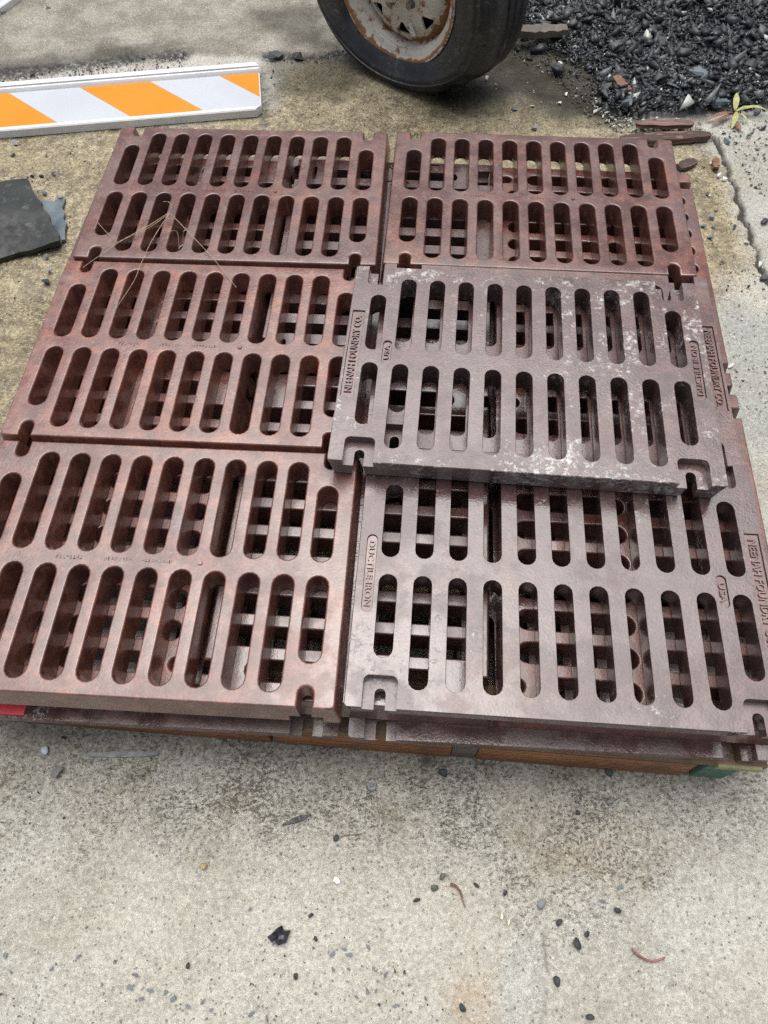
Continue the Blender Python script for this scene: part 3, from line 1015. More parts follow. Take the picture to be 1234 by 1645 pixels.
# ------------------------------------------------------------------ barricade boards
def barricade(origin, ang, L0, stripes, label, z=0.001):
    t = empty('barricade_board', (origin[0], origin[1], z), ang)
    tag(t, label, 'barricade board', 'striped barricade boards on the ground')
    # moulded body: extruded I-section with raised lips (x along, y across)
    prof = [(0.000, 0.0), (0.000, 0.020), (0.003, 0.023), (0.014, 0.023), (0.019, 0.016), (0.021, 0.0115),
            (0.199, 0.0115), (0.201, 0.016), (0.205, 0.021), (0.211, 0.0215), (0.2125, 0.014), (0.2165, 0.014), (0.218, 0.0225), (0.236, 0.0235), (0.239, 0.020), (0.239, 0.0)]
    bm = bmesh.new()
    xs = [-L0, -0.013, 0.0005]
    rings = []
    for i, x in enumerate(xs):
        rg = []
        for yy, zz_ in prof:
            y2 = yy
            if i == 2:                       # clipped corners
                y2 = min(max(yy, 0.018), 0.219)
            rg.append(bm.verts.new((x, y2, zz_)))
        rings.append(rg)
    n = len(prof)
    for a, b in zip(rings[:-1], rings[1:]):
        for k in range(n):
            try:
                bm.faces.new((a[k], a[(k + 1) % n], b[(k + 1) % n], b[k]))
            except ValueError:
                pass
    bm.faces.new(rings[0])
    bm.faces.new(rings[-1][::-1])
    bmesh.ops.remove_doubles(bm, verts=bm.verts, dist=1e-6)
    link('board_body', bm_mesh('board_body', bm, 35), M['white_plastic'], t)
    # reflective stripes: separate pieces of sheeting, 45 degrees
    y0, y1 = 0.0225, 0.1975
    for (x0b, x1b, x0t, x1t, mt) in stripes:
        pts = [(x0b, y0), (x1b, y0), (x1t, y1), (x0t, y1)]
        xm = -0.002
        poly = []
        for (xa, ya), (xb, yb) in zip(pts, pts[1:] + pts[:1]):      # clip at the board's end
            if xa <= xm:
                poly.append((xa, ya))
            if (xa - xm) * (xb - xm) < 0:
                tt = (xm - xa) / (xb - xa)
                poly.append((xm, ya + tt * (yb - ya)))
        if len(poly) < 3:
            continue
        bm = bmesh.new()
        lo = [bm.verts.new((x, y, 0.0116)) for x, y in poly]
        up = [bm.verts.new((x, y, 0.0124)) for x, y in poly]
        bm.faces.new(up)
        bm.faces.new(lo[::-1])
        for k in range(len(lo)):
            bm.faces.new((lo[k], lo[(k + 1) % len(lo)], up[(k + 1) % len(lo)], up[k]))
        link('orange_stripe' if mt is M['orange'] else 'white_stripe', bm_mesh('stripe', bm), mt, t)
    bm = bmesh.new()
    add_box(bm, (-L0 / 2 - 0.012, 0.2145, 0.0150), (L0 - 0.03, 0.0030, 0.0036))  # dark strip along the floor of the groove
    link('dark_groove', bm_mesh('dark_groove', bm), M['dark_brown'], t)
    return t


st = []
x = 0.253
k = 0
G_ = 0.0007
while x > -1.6:
    st.append((x - 0.2045 + G_, x - G_, x - 0.2045 - 0.165 + G_, x - 0.165 - G_, M['silver'] if k % 2 else M['orange']))
    x -= 0.2045
    k += 1
O_ = G(418, 187)
barricade((O_.x + 0.006, O_.y - 0.002), 0.0905, 1.55, st, 'long white barricade board with orange diagonal stripes behind the far left grate')
# the corner of another one at the top left
e0_, e1_ = G(0, 28), G(40, 0)
a2_ = math.atan2(e1_.y - e0_.y, e1_.x - e0_.x)
o2_ = e1_ + (e1_ - e0_) * 0.9
t2 = barricade((o2_.x, o2_.y), a2_, 0.9, [(-0.205 * (k + 1), -0.205 * k, -0.205 * (k + 1) - .165, -0.205 * k - .165, M['silver'] if k == 0 else (M['orange'] if k % 2 else M['silver'])) for k in range(-1, 3)], 'corner of a pale board cut off by the far left corner of the picture', 0.001)

# ------------------------------------------------------------------ trailer wheel
TH = math.radians(40)
HUB = 0.257
wheel = empty('trailer_wheel')
Rw = Matrix(((math.cos(TH), 0, -math.sin(TH)), (-math.sin(TH), 0, -math.cos(TH)), (0, 1, 0))).to_4x4()
wheel.matrix_world = Matrix.Translation((0.0690, 2.178, HUB)) @ Rw
tag(wheel, 'flat worn trailer tyre on a rusty grey spoked steel rim', 'wheel')

bm = bmesh.new()
prof = [(0.193, -0.010), (0.199, 0.000), (0.208, 0.006), (0.222, 0.012), (0.245, 0.017), (0.262, 0.018), (0.266, 0.0195), (0.271, 0.018), (0.282, 0.0150), (0.285, 0.0168), (0.288, 0.0138), (0.306, 0.004), (0.318, -0.008), (0.324, -0.018), (0.3265, -0.030),
        (0.3275, -0.045), (0.3235, -0.047), (0.3235, -0.053), (0.3280, -0.055), (0.3285, -0.075), (0.3240, -0.077), (0.3240, -0.083), (0.3285, -0.085), (0.3285, -0.105), (0.3240, -0.107), (0.3240, -0.113), (0.3280, -0.115),
        (0.327, -0.130), (0.324, -0.148), (0.317, -0.160), (0.300, -0.175), (0.265, -0.190), (0.225, -0.188), (0.200, -0.178), (0.193, -0.168)]
lathe(bm, prof, 144, closed=True)
RT = 0.3285
for v in bm.verts:
    y = v.co.y
    rad = math.hypot(v.co.x, v.co.y)
    if rad > 0.2 and y < -0.13:
        f = (-0.13 - y) / (RT - 0.13)
        v.co.y = -0.13 - f * (HUB - 0.13 + 0.001)
        sm = f * f * (3 - 2 * f) * (rad - 0.2) / 0.13
        v.co.z += (0.030 if v.co.z > -0.085 else -0.030) * sm * (1.0 if rad < 0.322 else 0.7)
    # chewed shoulder on the right
    a = math.atan2(v.co.y, v.co.x)
    if rad > 0.30 and -0.95 < a < -0.35:
        q = math.sin((a + 0.95) / 0.6 * math.pi)
        v.co += Vector((random.uniform(-1, 1), random.uniform(-1, 1), random.uniform(-1, 1))) * 0.0035 * q
        if v.co.z > -0.06:
            v.co.x -= 0.012 * q * (0.5 + 0.5 * math.sin(a * 31))
            v.co.y += 0.006 * q
link('tyre', bm_mesh('tyre', bm, 50), M['tyre'], wheel)

bm = bmesh.new()
lathe(bm, [(0.1935, -0.009), (0.1975, -0.003), (0.1985, 0.002), (0.196, 0.0045), (0.192, 0.004), (0.188, 0.000), (0.184, -0.008), (0.180, -0.014), (0.170, -0.018), (0.166, -0.024), (0.163, -0.045), (0.160, -0.060), (0.1555, -0.100), (0.170, -0.150), (0.188, -0.170), (0.186, -0.174), (0.166, -0.154), (0.150, -0.100), (0.156, -0.060), (0.160, -0.045), (0.163, -0.030), (0.1755, -0.020), (0.187, -0.011)], 120, closed=True)
rim = link('rim', bm_mesh('rim', bm, 45), M['rim'], wheel)

# spoked disc with triangular windows
bm = bmesh.new()
NW = 8


def disc_ring(r, z, seg=96):
    return [bm.verts.new((r * math.cos(2 * math.pi * k / seg), r * math.sin(2 * math.pi * k / seg), z)) for k in range(seg)]


def zdisc(r):
    if r > 0.140: return -0.036 - (r - 0.140) * 0.9
    if r > 0.085: return -0.036 + 0.012 * math.sin((0.140 - r) / 0.055 * math.pi / 2)
    return -0.024 + 0.004 * (0.085 - r) / 0.04


outer, inner = disc_ring(0.1585, 0), disc_ring(0.046, 0)
eds = []
for Rg in (outer, inner):
    for k in range(len(Rg)):
        eds.append(bm.edges.new((Rg[k], Rg[(k + 1) % len(Rg)])))
for wdw in range(NW):
    a0 = 2 * math.pi * wdw / NW + math.radians(-90 + 4)
    tri = []
    cs = [(0.132, 0.19), (0.132, -0.19), (0.094, 0.0)]
    pc = [Vector((r * math.cos(a0 + da), r * math.sin(a0 + da), 0)) for r, da in cs]
    for i in range(3):
        A, B, D = pc[i - 1], pc[i], pc[(i + 1) % 3]
        u1, u2 = (A - B).normalized(), (D - B).normalized()
        rr = 0.010
        for q in range(4):
            t = q / 3
            tri.append(B + u1 * rr * (1 - t) ** 2 + u2 * rr * t ** 2)
    vs = [bm.verts.new(p) for p in tri]
    for k in range(len(vs)):
        eds.append(bm.edges.new((vs[k], vs[(k + 1) % len(vs)])))
bmesh.ops.triangle_fill(bm, edges=eds, use_beauty=True, use_dissolve=False)
bmesh.ops.subdivide_edges(bm, edges=bm.edges[:], cuts=2)
for v in bm.verts:
    r = math.hypot(v.co.x, v.co.y)
    v.co.z = zdisc(r)
r_ = bmesh.ops.extrude_face_region(bm, geom=bm.faces[:])
for v in [g for g in r_['geom'] if isinstance(g, bmesh.types.BMVert)]:
    v.co.z -= 0.006
disc = link('spoke_disc', bm_mesh('spoke_disc', bm, 35), M['rim'], wheel)

bm = bmesh.new()
lathe(bm, [(0.0465, -0.026), (0.0465, -0.012), (0.043, -0.008), (0.034, -0.006), (0.033, 0.020), (0.029, 0.030), (0.020, 0.035), (0.0005, 0.036)], 40)
link('hub_cap', bm_mesh('hub_cap', bm, 40), M['rim'], wheel)
for k in range(5):
    a = 2 * math.pi * k / 5 + 0.5
    bm = bmesh.new()
    bmesh.ops.create_cone(bm, cap_ends=True, segments=6, radius1=0.0105, radius2=0.0095, depth=0.018)
    nut = link('lug_nut', bm_mesh('lug_nut', bm), M['steel'], wheel)
    nut.location = (0.060 * math.cos(a), 0.060 * math.sin(a), -0.014)
bm = bmesh.new()
lathe(bm, [(0.150, -0.060), (0.150, -0.062), (0.0005, -0.062)], 40)
link('brake_drum', bm_mesh('brake_drum', bm), M['hub_dark'], wheel)
bm = bmesh.new()
add_box(bm, (0, 0, 0), (0.0125, 0.034, 0.006), bev=0.0018)
add_box(bm, (0, 0.002, 0.0032), (0.0065, 0.022, 0.0022), bev=0.0006)
wt = link('balance_weight', bm_mesh('balance_weight', bm), M['lead'], wheel)
aw = math.radians(-68)
wt.location = (0.116 * math.cos(aw), 0.116 * math.sin(aw), zdisc(0.116) + 0.004)
wt.rotation_euler = (0, 0, aw + math.pi / 2 + 0.05)
bm = bmesh.new()
tube(bm, [(0, 0, -0.02), (0.0, 0, 0.002), (0.002, 0, 0.014)], 0.0045, 8)
vs = link('valve_stem', bm_mesh('valve_stem', bm, 40), M['hub_dark'], wheel)
av = math.radians(-166)
vs.location = (0.176 * math.cos(av), 0.176 * math.sin(av), -0.012)
bm = bmesh.new()
tube(bm, [(0, 0, -0.06), (0, 0, -0.45)], 0.032, 16)
link('axle', bm_mesh('axle', bm, 40), M['hub_dark'], wheel)

# ------------------------------------------------------------------ chunks
def chunk_bm(seed, n=10, flat=0.7):
    rg = random.Random(seed)
    bm = bmesh.new()
    for _ in range(n):
        v = Vector((rg.gauss(0, 1), rg.gauss(0, 1), rg.gauss(0, 1))).normalized()
        bm.verts.new((v.x * rg.uniform(.75, 1), v.y * rg.uniform(.6, 1), v.z * flat * rg.uniform(.7, 1)))
    r = bmesh.ops.convex_hull(bm, input=bm.verts[:])
    bmesh.ops.delete(bm, geom=[e for e in r['geom_interior'] if isinstance(e, bmesh.types.BMVert)], context='VERTS')
    bmesh.ops.triangulate(bm, faces=bm.faces[:])
    return bm


def chunk_arrays(k):
    out = []
    for s in range(k):
        rg = random.Random(900 + s)
        bm = bmesh.new()
        for c_ in range(6 + s % 3):
            bm.verts.new((rg.uniform(-1, 1), rg.uniform(-.85, .85), rg.uniform(-1, 1) * (0.35 + 0.12 * (s % 4))))
        hu = bmesh.ops.convex_hull(bm, input=bm.verts[:])
        bmesh.ops.delete(bm, geom=[e for e in set(hu['geom_interior']) | set(hu['geom_unused']) if isinstance(e, bmesh.types.BMVert)], context='VERTS')
        bm.verts.ensure_lookup_table()
        bm.verts.index_update()
        V = np.array([v.co[:] for v in bm.verts])
        Fa = np.array([[v.index for v in f.verts] for f in bm.faces])
        bm.free()
        out.append((V, Fa))
    return out


ARR = chunk_arrays(24)


def scatter(name, P3, size, mat, tone, flatten=None):
    Vs, Fs, Ts, off = [], [], [], 0
    n = len(P3)
    ang = RNG.uniform(0, 2 * np.pi, n)
    tlt = RNG.normal(0, 0.75, (n, 2))
    which = RNG.integers(0, len(ARR), n)
    asp = RNG.uniform(0.55, 1.0, n)
    for i in range(n):
        V, Fa = ARR[which[i]]
        ca, sa = math.cos(ang[i]), math.sin(ang[i])
        x, y, z = V[:, 0] * size[i], V[:, 1] * size[i] * asp[i], V[:, 2] * size[i]
        z2 = z + x * tlt[i, 0] * 0.5 + y * tlt[i, 1] * 0.5
        Vs.append(np.stack([ca * x - sa * y + P3[i, 0], sa * x + ca * y + P3[i, 1], z2 + P3[i, 2]], 1))
        Fs.append(Fa + off)
        Ts.append(np.full(len(V), tone[i]))
        off += len(V)
    me = mesh_np(name, np.concatenate(Vs), np.concatenate(Fs))
    at = me.attributes.new('tone', 'FLOAT', 'POINT')
    at.data.foreach_set('value', np.concatenate(Ts).astype(np.float32))
    return link(name, me, mat)


def rub_h(X, Y):
    d = poly_sd(X, Y, POLY_RUBBLE)
    return np.where(d > 0, np.minimum(0.010 + 0.17 * d, 0.20) + (fbm(X, Y, 5, 131) - 0.5) * np.clip(d * 0.35, 0, 0.10), 0.0), d


# mound body under the loose pieces
bx, by = np.arange(0.2, 3.2, 0.02), np.arange(1.8, 5.0, 0.02)
BX, BY = np.meshgrid(bx, by)
hz, dd = rub_h(BX, BY)
hz = np.where(dd > 0.015, hz - 0.006 + (fbm(BX, BY, 45, 137) - 0.5) * 0.012, -0.03)
n_y, n_x = BX.shape
ii = np.arange(n_x * n_y).reshape(n_y, n_x)
q4 = np.stack([ii[:-1, :-1], ii[:-1, 1:], ii[1:, 1:], ii[1:, :-1]], -1).reshape(-1, 4)
mme = mesh_np('asphalt_mound', np.stack([BX, BY, hz], -1).reshape(-1, 3), q4)
at = mme.attributes.new('tone', 'FLOAT', 'POINT')
at.data.foreach_set('value', np.full(len(mme.vertices), 0.2, np.float32))
tag(link('rubble_mound', mme, M['rubble']), 'low dark heap of asphalt millings at the top right', kind='structure')

N = 120000
cand = np.concatenate([np.stack([RNG.uniform(0.35, 1.65, N), RNG.uniform(1.98, 3.0, N)], 1), np.stack([RNG.uniform(0.3, 2.4, 12000), RNG.uniform(1.98, 3.8, 12000)], 1)])
N = len(cand)
h_, d_ = rub_h(cand[:, 0], cand[:, 1])
edge = 0.05 * (fbm(cand[:, 0], cand[:, 1], 14, 139) - 0.5)
keep = (d_ + edge > -0.10) & (RNG.uniform(0, 1, N) < np.clip(0.22 + 7.0 * (d_ + edge), 0.03, 1))
cand, h_, d_ = cand[keep], h_[keep], d_[keep]
sz = np.clip(RNG.lognormal(math.log(0.0042), 0.58, len(cand)), 0.0018, 0.022)
big = RNG.uniform(0, 1, len(cand)) < 0.018 * np.exp(-d_ / 0.35)
sz = np.where(big, RNG.uniform(0.016, 0.032, len(cand)), sz)
tone = RNG.uniform(0, 1, len(cand)) ** np.where(d_ < 0.07, 0.9, 1.4)
zb = np.where(d_ > 0.0, h_, 0.0) + sz * 0.25
o = scatter('asphalt_rubble', np.stack([cand[:, 0], cand[:, 1], zb], 1), sz, M['rubble'], tone)
tag(o, 'loose wet black asphalt millings and stone covering the heap', 'rubble', kind='stuff')

# fine grit strewn on the concrete
pts, szs, tn = [], [], []
def strew(poly, n, s0, s1, tones):
    P_ = gp(poly)
    xs = [p[0] for p in P_]
    ys = [p[1] for p in P_]
    c = np.stack([RNG.uniform(min(xs), max(xs), n * 3), RNG.uniform(min(ys), max(ys), n * 3)], 1)
    c = c[poly_sd(c[:, 0], c[:, 1], P_) > 0][:n]
    s = np.clip(RNG.lognormal(math.log(s0), 0.5, len(c)), s0 * 0.4, s1)
    pts.append(np.column_stack([c, s * 0.15]))
    szs.append(s)
    tn.append(RNG.choice(tones, len(c)))


D_, B_, Y_, W_ = 0.2, 0.6, 0.8, 0.95
strew([(960, 150), (1090, 200), (1234, 190), (1234, 330), (1160, 235), (1010, 205)], 420, 0.0026, 0.009, [D_, D_, B_, B_, W_])
strew([(950, 165), (985, 185), (1130, 196), (1100, 215), (985, 212)], 380, 0.0036, 0.011, [D_, B_, B_, W_, W_])
strew([(830, 20), (900, 90), (960, 110), (1000, 200), (950, 205), (890, 130), (820, 90)], 700, 0.0022, 0.007, [D_, D_, D_, D_, B_, W_])
strew([(700, 130), (960, 100), (1000, 205), (660, 205)], 170, 0.0018, 0.006, [D_, B_, W_, W_])
strew([(1120, 230), (1170, 260), (1234, 450), (1234, 700), (1190, 640), (1130, 380)], 420, 0.0018, 0.006, [D_, D_, B_, B_, Y_, W_])
strew([(0, 215), (180, 215), (100, 400), (0, 640)], 420, 0.0016, 0.005, [D_, B_, Y_, Y_, W_])
strew([(425, 95), (620, 130), (640, 205), (425, 200)], 300, 0.0016, 0.005, [D_, D_, B_, Y_])
strew([(0, 60), (560, 20), (560, 90), (0, 160)], 160, 0.0014, 0.004, [D_, D_, B_])
strew([(0, 125), (300, 86), (300, 105), (0, 150)], 420, 0.0026, 0.008, [D_, D_, D_, B_])
strew([(425, 85), (570, 78), (570, 100), (425, 104)], 170, 0.0026, 0.009, [D_, D_, D_, B_])
strew([(-20, 1160), (1150, 1250), (1200, 1340), (-20, 1330)], 900, 0.0011, 0.0032, [D_, D_, B_, Y_, W_])
strew([(-20, 1330), (1260, 1330), (1260, 1660), (-20, 1660)], 1100, 0.0008, 0.0024, [D_, D_, D_, B_, B_, W_])
strew([(0, 1540), (700, 1540), (700, 1660), (0, 1660)], 260, 0.0013, 0.0032, [B_, B_, D_])
PT3 = np.concatenate(pts)
o = scatter('grit', PT3, np.concatenate(szs), M['grit'], np.concatenate(tn))
tag(o, 'fine stone grit and crumbs strewn over the concrete', 'grit', kind='stuff')

# ------------------------------------------------------------------ single stones
STONES = {}
def stone(px, py, r, mat, label, name='pebble', cat='pebble', group=None, flat=0.6, asp=1.0, rz=None, smooth_=False):
    key = (flat, smooth_, hash((px, py)) % 9, mat)
    if key not in STONES:
        bm = chunk_bm(500 + key[2], 14 if smooth_ else 10, flat)
        if smooth_:
            bmesh.ops.subdivide_edges(bm, edges=bm.edges[:], cuts=1, use_grid_fill=True)
            for _ in range(3):
                bmesh.ops.smooth_vert(bm, verts=bm.verts[:], factor=0.5, use_axis_x=True, use_axis_y=True, use_axis_z=True)
            mx = max(v.co.length for v in bm.verts)
            for v in bm.verts:
                v.co /= mx
        STONES[key] = bm_mesh(name, bm, 180 if smooth_ else 30)
        STONES[key].materials.append(mat)
    o = link(name, STONES[key])
    p = G(px, py)
    o.location = (p.x, p.y, r * flat * 0.55)
    r *= 1.22
    o.scale = (r, r * asp, r)
    o.rotation_euler = (0, 0, random.uniform(0, 6.28) if rz is None else rz)
    tag(o, label, cat, group)
    return o


GP = 'small dark pebbles on the foreground concrete'
for a in [
    (541, 1346, .0055, 'dark_stone', 'round black pebble with a thread of root beside it, right of the long dark splinter'),
    (500, 1471, .0042, 'dark_stone', 'small black pebble up and to the right of the crumpled black scrap'),
    (507, 1507, .0042, 'dark_stone', 'small black pebble level with the crumpled black scrap, just right of it'),
    (303, 1550, .0048, 'dark_stone', 'lone black pebble well left of and below the crumpled black scrap'),
    (475, 1568, .0045, 'dark_stone', 'brownish black pebble straight below the crumpled black scrap'),
    (670, 1447, .0052, 'dark_stone', 'dark pebble, lowest of three in a slanting row by the brown twig'),
    (698, 1427, .0060, 'green_stone', 'dark oval pebble in the middle of three slanting towards the brown twig'),
    (712, 1407, .0062, 'green_stone', 'two-tone green-black pebble topmost of three slanting towards the brown twig'),
    (765, 1423, .0046, 'dark_stone', 'small black pebble just right of the brown twig'),
    (811, 1434, .0044, 'dark_stone', 'black hook-shaped crumb farther right of the brown twig'),
    (868, 1452, .0085, 'grey_stone', 'flat grey stone half sunk in the concrete above the pebble trio'),
    (899, 1481, .0060, 'dark_stone', 'shiny black oval pebble above and left of the largest dark pebble'),
    (943, 1501, .0048, 'dark_stone', 'small brownish black pebble above and right of the largest dark pebble'),
    (926, 1517, .0082, 'dark_stone', 'largest smooth dark pebble in the foreground, left of the curved reddish twig'),
    (990, 1462, .0062, 'dark_stone', 'blue-black pebble up and left of the curved reddish twig'),
    (895, 1575, .0072, 'dark_stone', 'pointed black pebble straight below the largest dark pebble'),
    (742, 1617, .0064, 'dark_stone', 'tall black oval pebble in the rusty stain near the bottom edge'),
    (949, 1634, .0062, 'dark_stone', 'black oval pebble nearest the bottom edge, right of the pale patch'),
    (712, 1241, .0080, 'dark_stone', 'dark flat stone close to the pallet, right of the round dark washer'),
    (980, 1288, .0068, 'grey_stone', 'grey pebble alone under the right part of the pallet'),
    (928, 1306, .0040, 'dark_stone', 'small dark pebble left of and below the grey pebble under the pallet'),
    (105, 1188, .0065, 'dark_stone', 'dark pebble right of the pale disc near the pallet'),
    (978, 1240, .0075, 'dark_stone', 'dark flaky stone tucked under the right part of the pallet'),
]:
    stone(a[0], a[1], a[2], M[a[3]], a[4], group=GP, smooth_=True, asp=0.8)
stone(328, 1393, .0060, M['yellow_stone'], 'small yellowish round stone on pale concrete left of centre', smooth_=True, flat=.8)
stone(540, 1415, .0060, M['white_stone'], 'small white stone chip in the middle of the foreground', flat=.4)
stone(68, 1210, .0105, M['pale_disc'], 'pale blue-grey round flat disc near the left end of the pallet', smooth_=True, flat=.22)
stone(806, 1473, .0050, M['cream'], 'cream coloured chip at the upper tip of the pale patch', flat=.3, asp=.6)
stone(817, 1481, .0042, M['cream'], 'cream flake just below the larger cream chip', flat=.3, asp=.6)
o = stone(93, 1243, .012, M['grey_stone'], 'rough grey lump of mortar below the pale disc', flat=.6, name='mortar_lump', cat='lump')
GF = 'blue-grey stone flakes along the near edge'
FL = [(45, 338, 'topmost of the loose cluster below and left of the lone black pebble'), (20, 388, 'leftmost of the loose cluster below and left of the lone black pebble'), (100, 400, 'slim upright one right in the left cluster on the near edge'), (68, 428, 'largest and bluest of the left cluster on the near edge'),
      (165, 403, 'flat oblong one between the left cluster and the lone black pebble'), (195, 430, 'pale one touching the lower end of the oblong flake'), (253, 465, 'narrow curved one straight below the lone black pebble'), (310, 440, 'broad one right of the lone black pebble, beside a dark crumb'),
      (348, 475, 'rounded one below the broad flake beside the dark crumb'), (503, 487, 'long slanting one below the crumpled black scrap'), (565, 510, 'one touching the near edge below the crumpled black scrap'), (825, 255, 'leftmost of four close together right of the crumpled scrap'),
      (873, 232, 'topmost of four close together right of the crumpled scrap'), (890, 258, 'rightmost of four close together right of the crumpled scrap'), (890, 312, 'largest of four close together right of the crumpled scrap'), (825, 312, 'faint small one under the group of four'),
      (967, 225, 'slanting dark-edged one farther right of the group of four'), (988, 312, 'thin upright one right of the largest of the four'), (920, 424, 'left neighbour of the double flake near the bottom edge'), (963, 398, 'left half of the double flake near the bottom edge'), (997, 402, 'right half of the double flake near the bottom edge'),
      (1073, 458, 'narrow upright one right of the double flake'), (1035, 330, 'dark small one above the double flake'), (497, 75, 'lone teal one up and left of the crumpled scrap')]
for x, y, l in FL:
    stone(200 + x / 2.468, 1430 + y / 2.468, random.uniform(.0034, .0058), M['blue_stone'], 'blue-grey flake, ' + l, 'stone_flake', 'stone flake', GF, .28, .7)
for x, y, l in [(967, 1446, 'blue-grey flake below the reddish patch, left of the blue-black pebble'), (996, 1424, 'blue-white flake above the blue-black pebble')]:
    stone(x, y, .0055, M['blue_stone'], l, 'stone_flake', 'stone flake', GF, .28, .8)
for x, y, l in [(8, 1535, 'upper one at the left edge of the picture'), (18, 1560, 'lower one at the left edge of the picture'), (83, 1556, 'one in the dark smear right of the left edge'), (127, 1535, 'grey-blue upright one alone right of the dark smear')]:
    stone(x, y, random.uniform(.004, .006), M['blue_stone'], 'blue-grey flake, ' + l, 'stone_flake', 'stone flake', GF, .28, .7)
GR = 'stones scattered along the cracked right edge'
for a in [
    (1167, 229, .017, 'blue_stone', 'large rounded blue-grey stone just right of the weathered red plank'),
    (1181, 231, .008, 'dark_stone', 'small dark stone touching the large blue-grey one'),
    (1226, 208, .013, 'dark_stone', 'dark stone at the right edge below the weed'),
    (1203, 219, .008, 'dark_stone', 'dark crumb between the blue-grey stone and the right edge'),
    (1218, 239, .011, 'grey_stone', 'ring-like grey stone near the right edge, above the crack'),
    (1212, 256, .009, 'grey_stone', 'white and grey stone lowest of the group under the weed'),
    (1203, 279, .007, 'dark_stone', 'small dark stone alone on the right slab'),
    (1207, 298, .005, 'dark_stone', 'tiny dark stone on the right slab, lower of a close pair'),
    (1156, 283, .013, 'white_stone', 'bright white stone beside the crack below the brown chip'),
    (1163, 289, .010, 'white_stone', 'smaller white stone touching the bright white one'),
    (1141, 263, .007, 'white_stone', 'small white stone left of the brown chip in the crack'),
    (1136, 311, .008, 'dark_stone', 'flat dark stone on the yellow strip left of the crack'),
    (1142, 350, .012, 'grey_stone', 'pale speckled stone on the yellow strip, topmost of a cluster of four'),
    (1130, 364, .011, 'blue_stone', 'blue-grey stone by the orange-red grate edge'),
    (1147, 364, .009, 'grey_stone', 'pale stone in the middle of the cluster on the yellow strip'),
    (1141, 382, .011, 'blue_stone', 'blue and white stone lowest of the cluster on the yellow strip'),
    (1179, 366, .010, 'dark_stone', 'dark stone midway down the crack, on its left side'),
    (1228, 358, .016, 'dark_stone', 'shiny black stone at the right edge, on the right slab'),
    (1200, 391, .010, 'white_stone', 'white stone sitting in the crack'),
    (1218, 427, .013, 'white_stone', 'greyish white stone low in the crack'),
    (1226, 449, .014, 'dark_stone', 'dark stone lowest in the crack at the right edge'),
    (1163, 421, .010, 'blue_stone', 'bluish stone alone on the yellow strip'),
    (1202, 461, .007, 'dark_stone', 'dark speck of stone near the bluish white patch'),
    (1174, 588, .011, 'white_stone', 'round white stone beside the lower grates'),
    (899, 103, .011, 'white_stone', 'white stone at the foot of the heap near the short plank'),
    (910, 153, .010, 'white_stone', 'white stone on the dark wet ground, higher of two near the heap'),
    (925, 156, .008, 'grey_stone', 'grey stone right of the white one on the wet ground'),
    (899, 167, .009, 'white_stone', 'angular white stone on the wet ground, lower of the pair'),
    (957, 181, .011, 'white_stone', 'white stone by itself at the edge of the wet ground'),
    (855, 172, .008, 'white_stone', 'small white stone left on the wet ground'),
    (827, 176, .012, 'grey_stone', 'pale grey stone on the wet ground nearest the tyre'),
    (858, 208, .013, 'grey_stone', 'pale grey stone right at the far right grate edge'),
    (782, 127, .011, 'white_stone', 'white stone beside the torn shoulder of the tyre'),
    (72, 311, .012, 'blue_stone', 'blue stone chip behind the black rubber sheet'),
    (97, 317, .011, 'grey_stone', 'pinkish pale stone between the blue chip and the grates'),
    (80, 437, .013, 'grey_stone', 'grey stone in front of the black rubber sheet'),
    (74, 455, .015, 'dark_stone', 'black stone in front of the grey one, left of the grates'),
    (76, 414, .012, 'grey_stone', 'grey stone at the front edge of the black rubber sheet'),
    (53, 284, .009, 'dark_stone', 'dark crumb behind the rubber sheet, left of a pair'),
    (67, 284, .009, 'dark_stone', 'dark crumb behind the rubber sheet, right of a pair'),
    (86, 281, .010, 'dark_stone', 'dark crumb nearest the second layer edge at left'),
    (25, 231, .014, 'grey_stone', 'flat grey stone in front of the striped board'),
    (21, 249, .010, 'grey_stone', 'small violet-grey stone in front of the striped board'),
    (78, 17, .014, 'dark_stone', 'dark stone alone on the smooth slab at top left'),
    (5, 23, .020, 'grey_stone', 'brownish stone under the pale board corner at top left'),
    (443, 93, .030, 'dark_stone', 'black asphalt lump right of the striped board end'),
    (480, 94, .024, 'dark_stone', 'black asphalt lump nearer the tyre in the seam'),
]:
    stone(a[0], a[1], a[2] * 0.82, M[a[3]], a[4], 'stone', 'stone', GR if a[0] > 1000 else 'stones scattered round the stack', .6, .8)

# bigger pieces lying on the heap
GB = 'large asphalt lumps on the heap'
for x, y, r, l in [(1010, 160, .030, 'flat dark grey lump at the front of the heap behind the plank'), (1120, 118, .034, 'broad slate-grey lump in the middle of the heap'), (1080, 140, .026, 'grey lump at the heap front, left of the weed'), (1160, 158, .028, 'pale grey wet lump by the weed'),
                   (1000, 118, .024, 'dark lump low on the left side of the heap'), (1205, 110, .026, 'dark lump near the right edge, above the weed'), (1062, 72, .030, 'big black lump halfway up the heap'), (1115, 160, .024, 'angular lump between the plank and the weed'), (975, 132, .020, 'small black lump beside the brown stub'), (1222, 160, .026, 'wet grey lump at the right edge beside the leaf')]:
    p = G(x, y, 0.03)
    hh_, _ = rub_h(np.array([p.x]), np.array([p.y]))
    o = stone(x, y, r, M['dark_stone'] if 'grey' not in l else M['slate'], l, 'asphalt_lump', 'asphalt lump', GB, .45, .75)
    o.location = (p.x, p.y, float(hh_[0]) + r * 0.12)
    o.rotation_euler = (random.uniform(-.4, .4), random.uniform(-.4, .4), random.uniform(0, 6))

